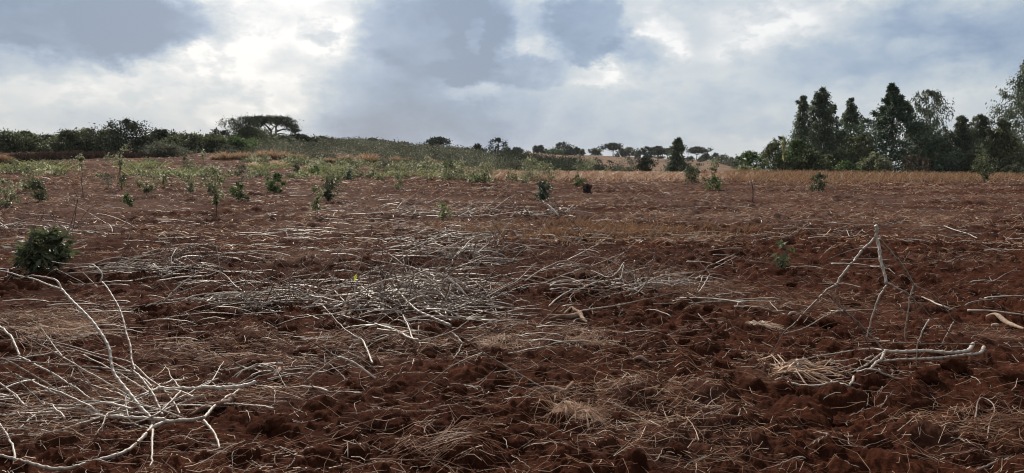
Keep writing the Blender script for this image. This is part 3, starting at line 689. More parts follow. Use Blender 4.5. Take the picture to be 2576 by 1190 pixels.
def make_saplings():
    S = sapling
    rows = [ # u, vtop, vbase, w, kind, leaf, opts, label
        (14, 450, 522, 44, 'round', 'pale', dict(h0=.12, nleaf=420, nclump=22), 'pale leafy sapling cut by the left edge of the picture'),
        (74, 414, 486, 34, 'round', 'pale', dict(h0=.2, nleaf=380, nclump=20), 'tall olive sapling behind the darker bushy one at the left'),
        (98, 446, 510, 34, 'dome', 'bush', dict(h0=.1, nleaf=500, nclump=22), 'dark bushy sapling in front of the tall olive one'),
        (209, 386, 500, 13, 'column', 'pale', dict(h0=.62, nleaf=110), 'tall thin whip with leaves only at its tip, nearest the left bushy pair'),
        (305, 361, 482, 34, 'vase', 'pale', dict(h0=.58, nleaf=150, nclump=14), 'tallest bare stemmed sapling with pale tuft before the tallest hedge bush'),
        (309, 440, 480, 26, 'dome', 'bush', dict(h0=.1, nleaf=160), 'small dark sprout at the foot of the tallest bare stemmed sapling'),
        (270, 391, 416, 12, 'column', 'pale', dict(h0=.3, nleaf=70), 'small pale sprig standing on the pale strip before the hedge'),
        (272, 436, 480, 24, 'airy', 'scrub', dict(h0=.2, nleaf=120), 'sparse brown green plant left of the tallest bare stemmed sapling'),
        (370, 418, 496, 52, 'vase', 'pale', dict(h0=.2, nleaf=520, nclump=26), 'wide leafy olive sapling beside the maize plant'),
        (325, 484, 520, 18, 'dome', 'green', dict(h0=.2, nleaf=130), 'small dark green seedling below the wide leafy sapling'),
        (484, 434, 504, 36, 'vase', 'pale', dict(h0=.25, nleaf=320, nclump=20), 'silvery leaved sapling between the maize plant and the tall thin one'),
        (545, 423, 546, 46, 'vase', 'pale', dict(h0=.3, nleaf=420, nclump=26), 'tall thin silvery sapling reaching down past the others'),
        (608, 408, 456, 28, 'round', 'scrub', dict(h0=.15, nleaf=260), 'grey green sapling behind the low dark bush'),
        (600, 462, 506, 30, 'dome', 'green', dict(h0=.15, nleaf=380), 'low dark green bush right of the tall silvery sapling'),
        (628, 420, 452, 18, 'airy', 'pale', dict(h0=.15, nleaf=110), 'thin pale sprig touching the grey green sapling'),
        (468, 394, 417, 12, 'column', 'bush', dict(h0=.1, nleaf=120), 'tiny dark column shrub on the pale strip'),
        (486, 400, 436, 18, 'airy', 'pale', dict(h0=.2, nleaf=140), 'pale sprig behind the silvery sapling'),
        (512, 376, 412, 14, 'airy', 'pale', dict(h0=.3, nleaf=100), 'pale whip near the end of the hedge'),
        (698, 436, 485, 42, 'round', 'green', dict(h0=.08, nleaf=900, nclump=34, csize=.26), 'round compact dark green bush on bare soil'),
        (829, 446, 512, 44, 'vase', 'bush', dict(h0=.15, nleaf=560, nclump=28, multi=3), 'vase shaped leafy sapling with several stems'),
        (795, 468, 552, 26, 'airy', 'pale', dict(h0=.3, nleaf=150, multi=2), 'thin two stemmed sapling left of the vase shaped one'),
        (746, 414, 442, 20, 'dome', 'bush', dict(h0=.05, nleaf=260), 'small dark upright bush in the weed strip'),
        (796, 415, 440, 22, 'dome', 'green', dict(h0=.05, nleaf=260), 'small green bush in the weed strip right of the upright one'),
        (818, 420, 444, 14, 'airy', 'pale', dict(h0=.1, nleaf=90), 'small pale sprig between weed strip bush and vase shaped sapling'),
        (879, 428, 453, 18, 'dome', 'conifer', dict(h0=.05, nleaf=240), 'very dark little bush alone at the end of the weed strip'),
        (1002, 432, 478, 28, 'round', 'pale', dict(h0=.1, nleaf=280, nclump=18), 'leafy sapling with a light top beyond the stem heaps'),
        (1000, 406, 440, 16, 'column', 'pale', dict(h0=.2, nleaf=120), 'tall pale whip behind the light topped sapling'),
        (1075, 396, 462, 28, 'round', 'pale', dict(h0=.25, nleaf=260, nclump=18), 'grey pale sapling midway along the field crest'),
        (965, 404, 436, 24, 'dome', 'scrub', dict(h0=.1, nleaf=200), 'pale grey shrub at the field crest left of the pale whip'),
        (1128, 406, 433, 34, 'dome', 'bush', dict(h0=.05, nleaf=380), 'low wide dark shrub at the field crest'),
        (1161, 406, 443, 28, 'vase', 'pale', dict(h0=.1, nleaf=260), 'leafy shrub right of the low wide dark one'),
        (1220, 406, 465, 42, 'vase', 'pale', dict(h0=.2, nleaf=460, nclump=26, multi=2), 'broad pale leafed sapling forking near its base'),
        (1114, 512, 556, 34, 'airy', 'weed', dict(h0=.1, nleaf=110), 'yellow tipped green plant among the farther cut stems'),
        (1336, 398, 453, 46, 'round', 'pale', dict(h0=.1, nleaf=620, nclump=30, multi=2), 'tall light green bush at the crest, left of a pair'),
        (1368, 408, 444, 40, 'dome', 'pale', dict(h0=.05, nleaf=480, nclump=24), 'light green bush at the crest, right of a pair'),
        (1367, 454, 506, 28, 'round', 'conifer', dict(h0=.12, nleaf=520, nclump=22, multi=2), 'very dark shrub standing behind the small white stem heap'),
        (1456, 396, 440, 20, 'column', 'pale', dict(h0=.2, nleaf=200), 'pale flowering whip above the small dark crest plant'),
        (1457, 438, 470, 22, 'round', 'green', dict(h0=.1, nleaf=220), 'small dark plant beside the brown stump'),
        (1476, 396, 440, 26, 'vase', 'pale', dict(h0=.15, nleaf=240), 'pale plumed plant right of the flowering whip'),
        (1495, 404, 440, 20, 'column', 'pale', dict(h0=.2, nleaf=160), 'narrow pale plumed plant at the crest'),
        (1530, 420, 441, 18, 'airy', 'pale', dict(h0=.2, nleaf=90), 'short pale sprig at the crest'),
        (1579, 394, 443, 44, 'round', 'scrub', dict(h0=.1, nleaf=520, nclump=26), 'rusty green bush at the crest before the brown slope'),
        (1630, 418, 443, 10, 'column', 'pale', dict(h0=.1, nleaf=100), 'light sprig before the mushroom shaped tree'),
        (1740, 420, 464, 34, 'dome', 'bush', dict(h0=.05, nleaf=620, nclump=26), 'dark green bush leaning right beside the tall pointed tree'),
        (1795, 400, 446, 34, 'vase', 'pale', dict(h0=.2, nleaf=330, nclump=20), 'tall pale leaved sapling above the dark low bush'),
        (1793, 440, 480, 34, 'dome', 'green', dict(h0=.08, nleaf=420, nclump=20), 'dark low bush at the foot of the pale leaved sapling'),
        (1773, 425, 450, 14, 'column', 'drygrass', dict(h0=.1, nleaf=90), 'tan dry sprig left of the pale leaved sapling'),
        (2060, 438, 486, 34, 'round', 'bush', dict(h0=.08, nleaf=560, nclump=24), 'lone dark bush in the dry grass before the grove'),
        (2476, 392, 464, 56, 'vase', 'bush', dict(h0=.25, nleaf=300, nclump=20, ll=.13, lw=.03), 'big leaved green sapling standing out in the dry grass'),
    ]
    for i, (u, vt, vb, w, k, lf, kw, lab) in enumerate(rows):
        kw = dict(kw); kw['nleaf'] = int(kw.get('nleaf', 260) * (1.45 if lf == 'pale' else 1.4))
        S(u, vt, vb, w, k, lf, 400 + i, lab, **kw)
    # two near plants with real leaves
    S(110, 586, 692, 82, 'round', 'bush', 480, 'dense dark green bush on the soil near the left edge, largest plant in the field', nleaf=860, nclump=34, ll=.15, lw=.026, h0=.05, name='leafy_bush', cat='bush', multi=4, droop=.1, csize=.34, lean=(.14, 0))
    S(1968, 600, 684, 44, 'vase', 'bush', 481, 'small seedling with curled green leaves left of the propped stems', nleaf=66, nclump=10, ll=.11, lw=.026, h0=.12, name='seedling', cat='seedling', multi=1, droop=.5)
    # maize plant with arching blades
    p = G(412, 476); loc = (p[0], p[1], float(gz(p[:1], p[1:2])[0])); H = P(412, 408, p[1])[2] - loc[2]
    rng = np.random.default_rng(490); root = empty('maize_plant', loc, 'maize plant with broad arching silvery blades in the weed strip', 'maize')
    mb = MB(); tube(mb, [(0, 0, -.05), (.02, 0, H * .4), (0, 0, H * .8)], [.022, .018, .01], 6, .5); mb.build('stem', M['weed'], root)
    mb = MB()
    for k in range(15):
        th = rng.uniform(0, 6.28); z0 = H * rng.uniform(.2, .8); Lh = rng.uniform(.45, .8) * H * .8; t = np.linspace(0, 1, 8)
        c = np.stack([np.cos(th) * Lh * t, np.sin(th) * Lh * t, z0 + H * .55 * t - H * .75 * t ** 2], 1); sd = np.array([-math.sin(th), math.cos(th), 0]); w = .05 * np.sin(np.pi * np.clip(t * .9 + .1, 0, 1)) + .004
        V = np.stack([c - sd * w[:, None], c + sd * w[:, None]], 1).reshape(-1, 3); q = np.arange(7)[:, None] * 2 + np.array([0, 1, 3, 2]); mb.add(V, q, rng.uniform(.1, .75))
    mb.build('foliage', M['weed'], root)
    # brown stump with hanging dead leaves, thin dark stake
    p = G(1477, 489); loc = (p[0], p[1], float(gz(p[:1], p[1:2])[0])); H = P(1477, 462, p[1])[2] - loc[2]
    mb = MB(); tube(mb, [(0, 0, -.05), (.03, 0, H * .5), (-.03, 0, H)], [.09, .08, .05], 8, .15)
    n = 160; C = np.stack([rng.normal(size=n) * .07, rng.normal(size=n) * .07, rng.uniform(.3, 1, n) * H], 1); D = rng.normal(size=(n, 3)) * .5; D[:, 2] -= 1.2
    leaves(mb, C, D, rng.uniform(.1, .25, n), .035, rng.uniform(0, .35, n), rng)
    o = mb.build('dead_stump', M['brush'], smooth=False); o.location = loc; tag(o, 'dark brown stump wrapped in hanging dead leaves in the middle distance', 'stump')
    p = G(1893, 512); loc = (p[0], p[1], float(gz(p[:1], p[1:2])[0])); a = P(1891, 458, p[1]) - np.array(loc)
    mb = MB(); tube(mb, smooth_line([(0, 0, -.1), a * .5 + [.03, 0, 0], a], .06), .018, 6, .95)
    n = 14; C = np.tile(a, (n, 1)); leaves(mb, C, rng.normal(size=(n, 3)), .09, .02, rng.uniform(0, .5, n), rng)
    o = mb.build('thin_stake', M['stem']); o.location = loc; tag(o, 'thin dark upright stake with a knob at its top, before the dry grass', 'stake')

# ------------------------------------------------------------------ uncountable cover
def blades(name, lab, mat, X, Y, hgt_, tint, rad, seed, spread=.45, segs=4, kind='stuff', nod=0.3):
    rng = np.random.default_rng(seed); n = len(X)
    Z = gz(X, Y)
    P0 = np.stack([X, Y, Z - .01], 1); t = np.linspace(0, 1, segs)[None, :, None]
    lean = rng.normal(size=(n, 2)) * spread
    D = np.concatenate([lean[:, None] * (t + nod * t ** 2), np.ones((n, 1, 1)) * (t - nod * .4 * t ** 2)], 2) * hgt_[:, None, None]
    mb = MB(); strands(mb, P0[:, None] + D, rad, 2, tint)
    o = mb.build(name, M[mat], smooth=False); tag(o, lab, None, None, kind); return o

def scatter(rng, n, u0, u1, d0, d1, power=1.0):
    d = d0 + (d1 - d0) * rng.uniform(0, 1, n) ** power; u = rng.uniform(u0, u1, n)
    return (u - 1288) / F * d / (CP - SP * -.0) , d

def make_cover():
    rng = np.random.default_rng(9)
    # golden dry grass on the right crest, thinning towards the camera
    n = 38000; x, d = scatter(rng, n, 1830, 3100, 37, 56, .6)
    keep = fbm(x * .22, d * .5, 3, 3) + np.clip((d - 33) / 14, 0, 1) * .6 + np.clip((u_at(x, d) - 1950) / 900, 0, .2) > .80
    x, d = x[keep], d[keep]; n = len(x)
    blades('dry_grass', 'golden brown dry grass along the edge of the grove', 'drygrass', x, d, rng.uniform(.15, .62, n) * np.clip(.4 + (d - 33) / 24, .3, 1), np.clip(rng.beta(2, 2.5, n) + .12 * fbm(x * .5, d * .5, 4, 2), 0, 1), rng.uniform(.006, .014, n), 1)
    # pale plumed grass on the middle crest
    n = 13000; x, d = scatter(rng, n, 1230, 1900, 40, 54, .55)
    keep = fbm(x * .5, d * .8, 13, 3) + np.clip((d - 42) / 10, -.3, .35) > .60; x, d = x[keep], d[keep]; n = len(x)
    blades('pale_grass', 'pale dry plumed grass along the crest of the field', 'straw', x, d, rng.uniform(.12, .42, n), np.clip(rng.beta(4, 1.6, n), 0, 1), rng.uniform(.008, .018, n), 2, .6)
    # yellow green weed strip across the left half
    n = 12000; x, d = scatter(rng, n, -120, 870, 44, 54); v = fbm(x * .28, d * .3, 23, 3)
    keep = v > .52; x, d = x[keep], d[keep]; n = len(x)
    blades('weeds', 'yellow green weed strip crossing the field before the hedge', 'weed', x, d, rng.uniform(.15, .5, n), rng.beta(2.2, 1.6, n), rng.uniform(.014, .03, n), 3, .7)
    n = 2600; x, d = scatter(rng, n, 930, 1400, 45, 53); v = fbm(x * .35, d * .3, 27, 3); keep = v > .5; x, d = x[keep], d[keep]; n = len(x)
    blades('weeds', 'short green weeds along the crest between the pale saplings', 'weed', x, d, rng.uniform(.12, .35, n), rng.beta(2, 2, n), rng.uniform(.012, .025, n), 4, .7)
    # orange stubble in the middle
    n = 7000; p = G(1470, 583); x = p[0] + rng.normal(size=n) * 1.7; d = p[1] + rng.normal(size=n) * .75; keep = fbm(x * 1.5, d * 1.5, 33, 3) > .42; x, d = x[keep], d[keep]; n = len(x)
    blades('stubble', 'short orange stubble on the field behind the stem heaps', 'drygrass', x, d, rng.uniform(.05, .2, n), rng.beta(2, 3, n), rng.uniform(.003, .006, n), 5, .5)
    # scrub mass on the rising ground and in the valley
    for nm, lab, (u0, u1, d0, d1), ns, hh, mat, seed in (
        ('scrub', 'grey green scrub covering the rising ground beyond the field', (560, 1345, 64, 172), 900, (.5, 1.25), 'scrub', 41),
        ('scrub', 'dark green scrub filling the hollow below the brown hill', (1255, 1640, 74, 165), 520, (.8, 2.0), 'acacia', 42),
        ('scrub', 'scattered low shrubs on the far brown hillside', (1240, 1850, 230, 400), 130, (.8, 2.2), 'acacia', 43),
        ('low_weeds', 'belt of low weeds and young shrubs along the rear of the field', (-80, 1400, 41, 66), 560, (.15, .65), 'pale', 45),
        ('undergrowth', 'shaded undergrowth between the trunks of the grove', (1930, 2700, 57, 70), 200, (.6, 1.3), 'bush', 44)):
        r2 = np.random.default_rng(seed); mb = MB(); x, d = scatter(r2, ns, u0, u1, d0, d1, .8)
        if seed == 42:
            k = u_at(x, d) < 1420 + (165 - d) * 2.4; x, d = x[k], d[k]
        if seed == 43:
            k = fbm(x * .03, d * .03, 5, 3) > .55; x, d = x[k], d[k]
        if seed == 45:
            k = (fbm(x * .12, d * .2, 9, 3) > .535) & ((u_at(x, d) > 620) | (d < 56)); x, d = x[k], d[k]
        z = gz(x, d)
        for i in range(len(x)):
            sc = d[i] / 774 * 1.15; h = r2.uniform(*hh) * (np.clip((d[i] - 40) / 90, .35, 1.1) if seed == 42 else 1); w = h * r2.uniform(.7, 1.3); per = int(np.clip(150 * (70 / d[i]) ** .7 * (h / 1.0), 40, 320))
            th = r2.uniform(0, 6.28, per); rr = w * np.sqrt(r2.uniform(0, 1, per)); hz = h * r2.uniform(.05, 1, per) * np.sqrt(np.maximum(.08, 1 - (rr / w) ** 2)) * (1 + .3 * np.sin(3 * th + i))
            C = np.stack([x[i] + rr * np.cos(th), d[i] + rr * np.sin(th), z[i] + hz], 1); D = r2.normal(size=(per, 3)); D[:, 2] += .5
            leaves(mb, C, D, max(.16, sc * 1.5) * r2.uniform(.6, 1.3, per), max(.045, sc * .42), np.clip(r2.uniform(.1, .75) + r2.normal(size=per) * .2 , 0, 1), r2)
        tag(mb.build(nm, M[mat], smooth=False), lab, None, None, 'stuff')
    # brown grass tufts below the scrub
    rows = [(870, 389, 407, 40), (927, 383, 408, 48), (992, 391, 408, 46), (1030, 396, 409, 30), (1080, 398, 412, 30), (660, 376, 399, 44), (700, 380, 400, 40), (735, 381, 401, 46), (760, 388, 402, 30), (576, 380, 402, 44), (610, 382, 402, 40), (700, 404, 418, 40), (640, 408, 425, 40), (545, 384, 402, 34), (830, 396, 409, 34)]
    labs = ['second brown grass tuft below the scrub, left of the largest', 'largest brown grass tuft standing below the grey scrub', 'brown grass tuft just right of the largest one', 'small brown tuft right of the paired tufts below the scrub', 'rightmost small brown tuft at the scrub edge', 'brown grass tuft under the spreading acacia trunk', 'brown grass tuft right of the acacia trunk', 'wide brown grass tuft below the bush row right of the acacia', 'small tuft closing the grass row right of the acacia', 'brown tuft at the right end of the hedge', 'brown tuft below the feathery tree', 'pale straw mound below the acacia grass row', 'pale straw mound at the end of the weed strip', 'small tuft before the lower hedge bush', 'small faded tuft left of the second brown one']
    for i, ((u, vt, vb, w), lab) in enumerate(zip(rows, labs)):
        r2 = np.random.default_rng(600 + i); p = G(u, vb, 0, 110); H = P(u, vt, p[1])[2] - p[2]; R = .5 * w * p[1] / F * r2.uniform(.8, 1.1); n = 480
        th = r2.uniform(0, 6.28, n); rr = R * .75 * np.sqrt(r2.uniform(0, 1, n)); x = p[0] + rr * np.cos(th); d = p[1] + rr * np.sin(th)
        z = gz(x, d); h = H * r2.uniform(.25, 1.1, n) * (1.05 - .75 * (rr / R) ** 2) * (.45 + 1.1 * fbm(x * 1.6, d * 1.6, 600 + i, 2)); lean = np.stack([np.cos(th), np.sin(th)], 1) * (rr / R * .9)[:, None] + r2.normal(size=(n, 2)) * .35
        t = np.linspace(0, 1, 4)[None, :, None]; Pn = np.stack([x, d, z], 1)[:, None] + np.concatenate([lean[:, None] * t ** 1.7, t * np.ones((n, 1, 1))], 2) * h[:, None, None]
        mb = MB(); strands(mb, Pn, r2.uniform(.012, .028, n), 2, np.clip(r2.beta(2, 2.6, n) + (.3 if 'straw' in lab else 0), 0, 1))
        tag(mb.build('grass_tuft', M['tuft'], smooth=False, org=(p[0], p[1], p[2])), lab, 'grass tuft', 'grass tufts beyond the field')

def make_litter():
    rng = np.random.default_rng(21)
    def lay(n, r0, r1, lmin, lmax, rad, tintf, sides, up, patch, seed, segs=3, hz=.02, rp=1.0):
        r = np.random.default_rng(seed); N0 = int(n * 2.2)
        rr = (r0 ** rp + (r1 ** rp - r0 ** rp) * r.uniform(0, 1, N0)) ** (1 / rp); az = np.radians(r.uniform(-40, 40, N0))
        x = np.sin(az) * rr; y = np.cos(az) * rr
        pr = (1 - patch) * (.12 + .88 * np.clip((fbm(x * .8, y * .8, seed, 3) - .42) * 4, 0, 1)) + patch * np.clip(straw_at(x, y) * 1.3 + .03, 0, 1)
        k = np.nonzero(r.uniform(0, 1, N0) < pr)[0][:n]; x, y = x[k], y[k]; n = len(k)
        L = r.uniform(0, 1, n) ** 1.8 * (lmax - lmin) + lmin; th = r.uniform(0, 6.28, n)
        # stalks tend to lie across the view as the hoe dragged them
        th = np.where(r.uniform(0, 1, n) < .45, r.normal(size=n) * .35 + (r.uniform(0, 1, n) > .5) * math.pi, th)
        bend = r.normal(size=n) * .5; t = np.linspace(-.5, .5, segs)
        px = x[:, None] + np.cos(th[:, None] + bend[:, None] * t) * L[:, None] * t; py = y[:, None] + np.sin(th[:, None] + bend[:, None] * t) * L[:, None] * t
        s = straw_at(x, y)
        g = np.maximum(gz(px.ravel(), py.ravel()).reshape(px.shape), 0 * px - 9)
        gm = g.mean(1, keepdims=True); g = np.maximum(g, gm * .6 + g * .4)
        lift = (r.uniform(.002, hz, n) + s * r.uniform(0, .06, n))[:, None] + (r.normal(size=n) * up)[:, None] * (t + .5) * L[:, None]
        pz = g + np.maximum(lift, .002) + (.03 * L * r.uniform(-1, 1, n))[:, None] * (1 - 4 * t * t)
        mb = MB(); strands(mb, np.stack([px, py, pz], 2), r.uniform(*rad, n), sides, tintf(r, n)); return mb
    warm = lambda r, n: np.clip(r.beta(1.6, 2.0, n), 0, 1)
    mix = lambda r, n: np.clip(r.beta(1.6, 1.5, n), 0, 1)
    palef = lambda r, n: np.clip(r.beta(4, 1.2, n), 0, 1)
    a = lay(12000, 3.2, 16, .04, .42, (.0008, .0019), warm, 3, .16, .45, 301, 4)
    b = lay(9500, 3.2, 18, .02, .14, (.0013, .0030), palef, 3, .25, .25, 302, 3)
    for q in (b,): a.V += q.V; a.Q += [z + a.n for z in q.Q]; a.T += q.T; a.n += q.n
    tag(a.build('straw_litter', M['straw'], smooth=False), 'thin dry grass stalks and pale bits strewn over the near soil', None, None, 'stuff')
    a = lay(21000, 4.0, 27, .06, .30, (.0009, .0021), lambda r, n: np.clip(r.beta(4.2, 1.9, n), 0, 1), 2, .2, 1.0, 303, 4, .05)
    tag(a.build('straw', M['straw'], smooth=False), 'matted tan straw in patches on the tilled soil', None, None, 'stuff')
    a = lay(52000, 14, 60, .04, .28, (.004, .009), lambda r, n: np.clip(np.where(r.uniform(0, 1, n) < .45, r.beta(5, 1.6, n), r.beta(1.6, 3, n)), 0, 1), 2, .22, .1, 304, 3, .04, 1.2)
    b = lay(26000, 38, 88, .12, .5, (.008, .018), lambda r, n: np.clip(r.beta(2.6, 1.6, n), 0, 1), 2, .2, 0, 305, 3, .06, 2.0)
    a.V += b.V; a.Q += [z + a.n for z in b.Q]; a.T += b.T; a.n += b.n
    tag(a.build('crop_litter', M['straw'], smooth=False), 'dry crop litter lying over the farther half of the field', None, None, 'stuff')
# ------------------------------------------------------------------ cut woody stems
def knobs(n_pts, step, node, r, rng, amt=.45):
    s = np.arange(n_pts) * step + rng.uniform(0, node)
    ph = (s / node) % 1.0
    return r * (1 + amt * np.exp(-((ph - .5) / .15) ** 2) - .04), np.exp(-((ph - .42) / .13) ** 2)

def stem_line(mb, pts, r0, r1, rng, step=.02, node=.065, sides=6, tint0=.15, tint1=.6, wob=.006, rs=None):
    L = smooth_line(pts, step); n = len(L)
    s = np.linspace(0, 1, n)
    L = L + np.stack([np.interp(s, np.linspace(0, 1, 9), rng.normal(size=9)) for _ in range(3)], 1) * wob
    r, ring = knobs(n, step, node, np.linspace(r0, r1, n) * (rs or RS), rng)
    tube(mb, L, r, sides, np.clip(np.linspace(tint0, tint1, n) + rng.normal() * .08 + ring * .34, 0, 1))
    return L

def scars(mb, L, r, rng, k):
    """leaf scars: short stubs standing off the bark"""
    n = len(L)
    for i in rng.integers(1, n - 1, k):
        d = rng.normal(size=3); t = L[i + 1] - L[i - 1]; d -= t * (d @ t) / (t @ t + 1e-9); d /= np.linalg.norm(d) + 1e-9
        q = r * rng.uniform(1.5, 2.1)
        tube(mb, [L[i], L[i] + d * q], [r * .55, r * .3], 4, .35)

RS = .64
def heap_stem(rng, base, head, L, r0, level, lift, pup, bow, forks, dark=0., step=.03, sides=5, upz=(.25, .8)):
    """a cut stem: bowed foot, straight middle, forking end. base (x, y) on the ground"""
    mb = MB(); dark = dark + abs(rng.normal()) * .11 + (.32 if rng.uniform() < .10 else 0)
    t = np.linspace(0, 1, 7)
    hd = head + bow * np.exp(-t * 5) + rng.normal() * .12 * t
    dx = np.cumsum(np.cos(hd)) * L / 7 * .62; dy = np.cumsum(np.sin(hd)) * L / 7 * .62
    x = base[0] + dx - dx[0]; y = base[1] + dy - dy[0]
    g = gz(x, y); gs = np.linspace(g[:2].mean(), g[-2:].mean(), 7); gs = gs + max(0, (g - gs).max()) * .75
    z = gs + r0 * .5 + level * np.sin(np.pi * np.clip(t * .8 + .2, 0, 1)) ** .7 + lift * t
    main = np.stack([x, y, z], 1); tn = main[-1] - main[-2]
    hu = math.atan2(tn[1], tn[0])
    Lm = stem_line(mb, main, r0, r0 * .72, rng, step, .07, sides, .05 + dark, .3 + dark, .003)
    def branch(p, hd, ln, r, depth):
        up = rng.uniform(*upz) if rng.uniform() < pup else rng.normal() * .16
        k = np.linspace(0, 1, 5); hh = hd + rng.normal() * .14 * k
        bx = p[0] + np.cumsum(np.cos(hh)) * ln / 5 * math.cos(up); by = p[1] + np.cumsum(np.sin(hh)) * ln / 5 * math.cos(up)
        bx = np.concatenate([[p[0]], bx]); by = np.concatenate([[p[1]], by]); k = np.linspace(0, 1, 6)
        bz = p[2] + math.sin(up) * ln * k - (0.0 if up > .15 else (p[2] - float(gz(p[:1], p[1:2])[0])) * .8 * k ** 1.5)
        bz = bz + max(0, ((gz(bx, by) + r - bz) / (k + .2)).max()) * k * .75
        b = np.stack([bx, by, bz], 1); b[0] = p
        stem_line(mb, b, r, r * .6, rng, step, .06, max(4, sides - 1), .28 + dark, min(1, .5 + dark + (.5 if up > .2 else .15)), .0025)
        if depth > 0 and ln > .25:
            for s in (-1, 1):
                if rng.uniform() < .5: branch(b[-1], hh[-1] + s * rng.uniform(.25, .7), ln * rng.uniform(.4, .75), r * .62, depth - 1)
    for s in rng.permutation([-1, 1, 0])[:forks]:
        branch(main[-1], hu + s * rng.uniform(.3, .75) + rng.normal() * .1, L * rng.uniform(.28, .5), r0 * .72, 1)
    return mb

TANGLE = MB(); EXTRA = .35
def heap(name_group, lab, uv, n, spread, head, hspread, L, r0, height, pup, seed, bow=.8, forks=(1, 3), lift=.0, twig=0., step=.03, flip=0., upz=(.25, .8)):
    rng = np.random.default_rng(seed); c = G(*uv)
    for i in range(n + int(n * EXTRA)):
        q = rng.normal(size=2) * .5
        hd = head + rng.normal() * hspread * 1.35
        if rng.uniform() < flip: hd += math.pi
        if rng.uniform() < .10: hd = rng.uniform(0, 6.28)
        b = np.array([c[0] + q[0] * spread[0], c[1] + q[1] * spread[1]])
        Li = L * rng.uniform(.65, 1.2); lev = height * 1.1 * rng.uniform(0, 1) * math.exp(-(q @ q))
        b = b - np.array([math.cos(hd), math.sin(hd)]) * Li * .42
        mb = heap_stem(rng, b, hd, Li, r0 * rng.uniform(.7, 1.4), lev, (lift + .14) * rng.uniform(-.2, 1) ** 3 * 2, min(.6, pup * 1.4), rng.choice([-1, 1]) * bow * .6 * rng.uniform(.2, 1.3), int(rng.integers(forks[0], forks[1] + 1)), step=step, upz=upz)
        if i >= n:
            TANGLE.V += mb.V; TANGLE.Q += [z + TANGLE.n for z in mb.Q]; TANGLE.T += mb.T; TANGLE.n += mb.n; continue
        org = (b[0], b[1], float(gz(b[:1], b[1:2])[0]))
        tag(mb.build('cut_stem', M['stem'], org=org), lab, 'cut stem', name_group)

def traced(lines, label, name='cut_stem', cat='cut stem', group=None, tr=None, base=None, scar=0, rs=.58):
    """lines: list of (points in picture units, r0, r1, mode, a, b, tint0, tint1); mode 'g': heights a..b over the soil; 'd': distance a..b"""
    rng = np.random.default_rng(abs(hash(label)) % 99991 if False else sum(map(ord, label)))
    mb = MB(); org = None
    for pts, r0, r1, mode, a, b, t0, t1 in lines:
        if tr: pts = [tr(p) for p in pts]
        pts = np.array(pts, float); s = np.concatenate([[0], np.cumsum(np.linalg.norm(np.diff(pts, axis=0), axis=1))]); s /= s[-1]
        if mode == 'g': W = [G(p[0], p[1], a + (b - a) * k) for p, k in zip(pts, s)]
        else: W = [P(p[0], p[1], a + (b - a) * k) for p, k in zip(pts, s)]
        W = np.array(W)
        fl = gz(W[:, 0], W[:, 1]) + r0 * .6; W[:, 2] = np.maximum(W[:, 2], fl)
        L = stem_line(mb, W, r0, r1, rng, .014, .075, 8, t0 + .17, t1 + .17, .003, rs)
        if scar: scars(mb, L, (r0 + r1) / 2 * RS, rng, int(scar * len(L)))
        if org is None: org = W[0]
    o = mb.build(name, M['stem'], org=tuple(org)); tag(o, label, cat, group); return o

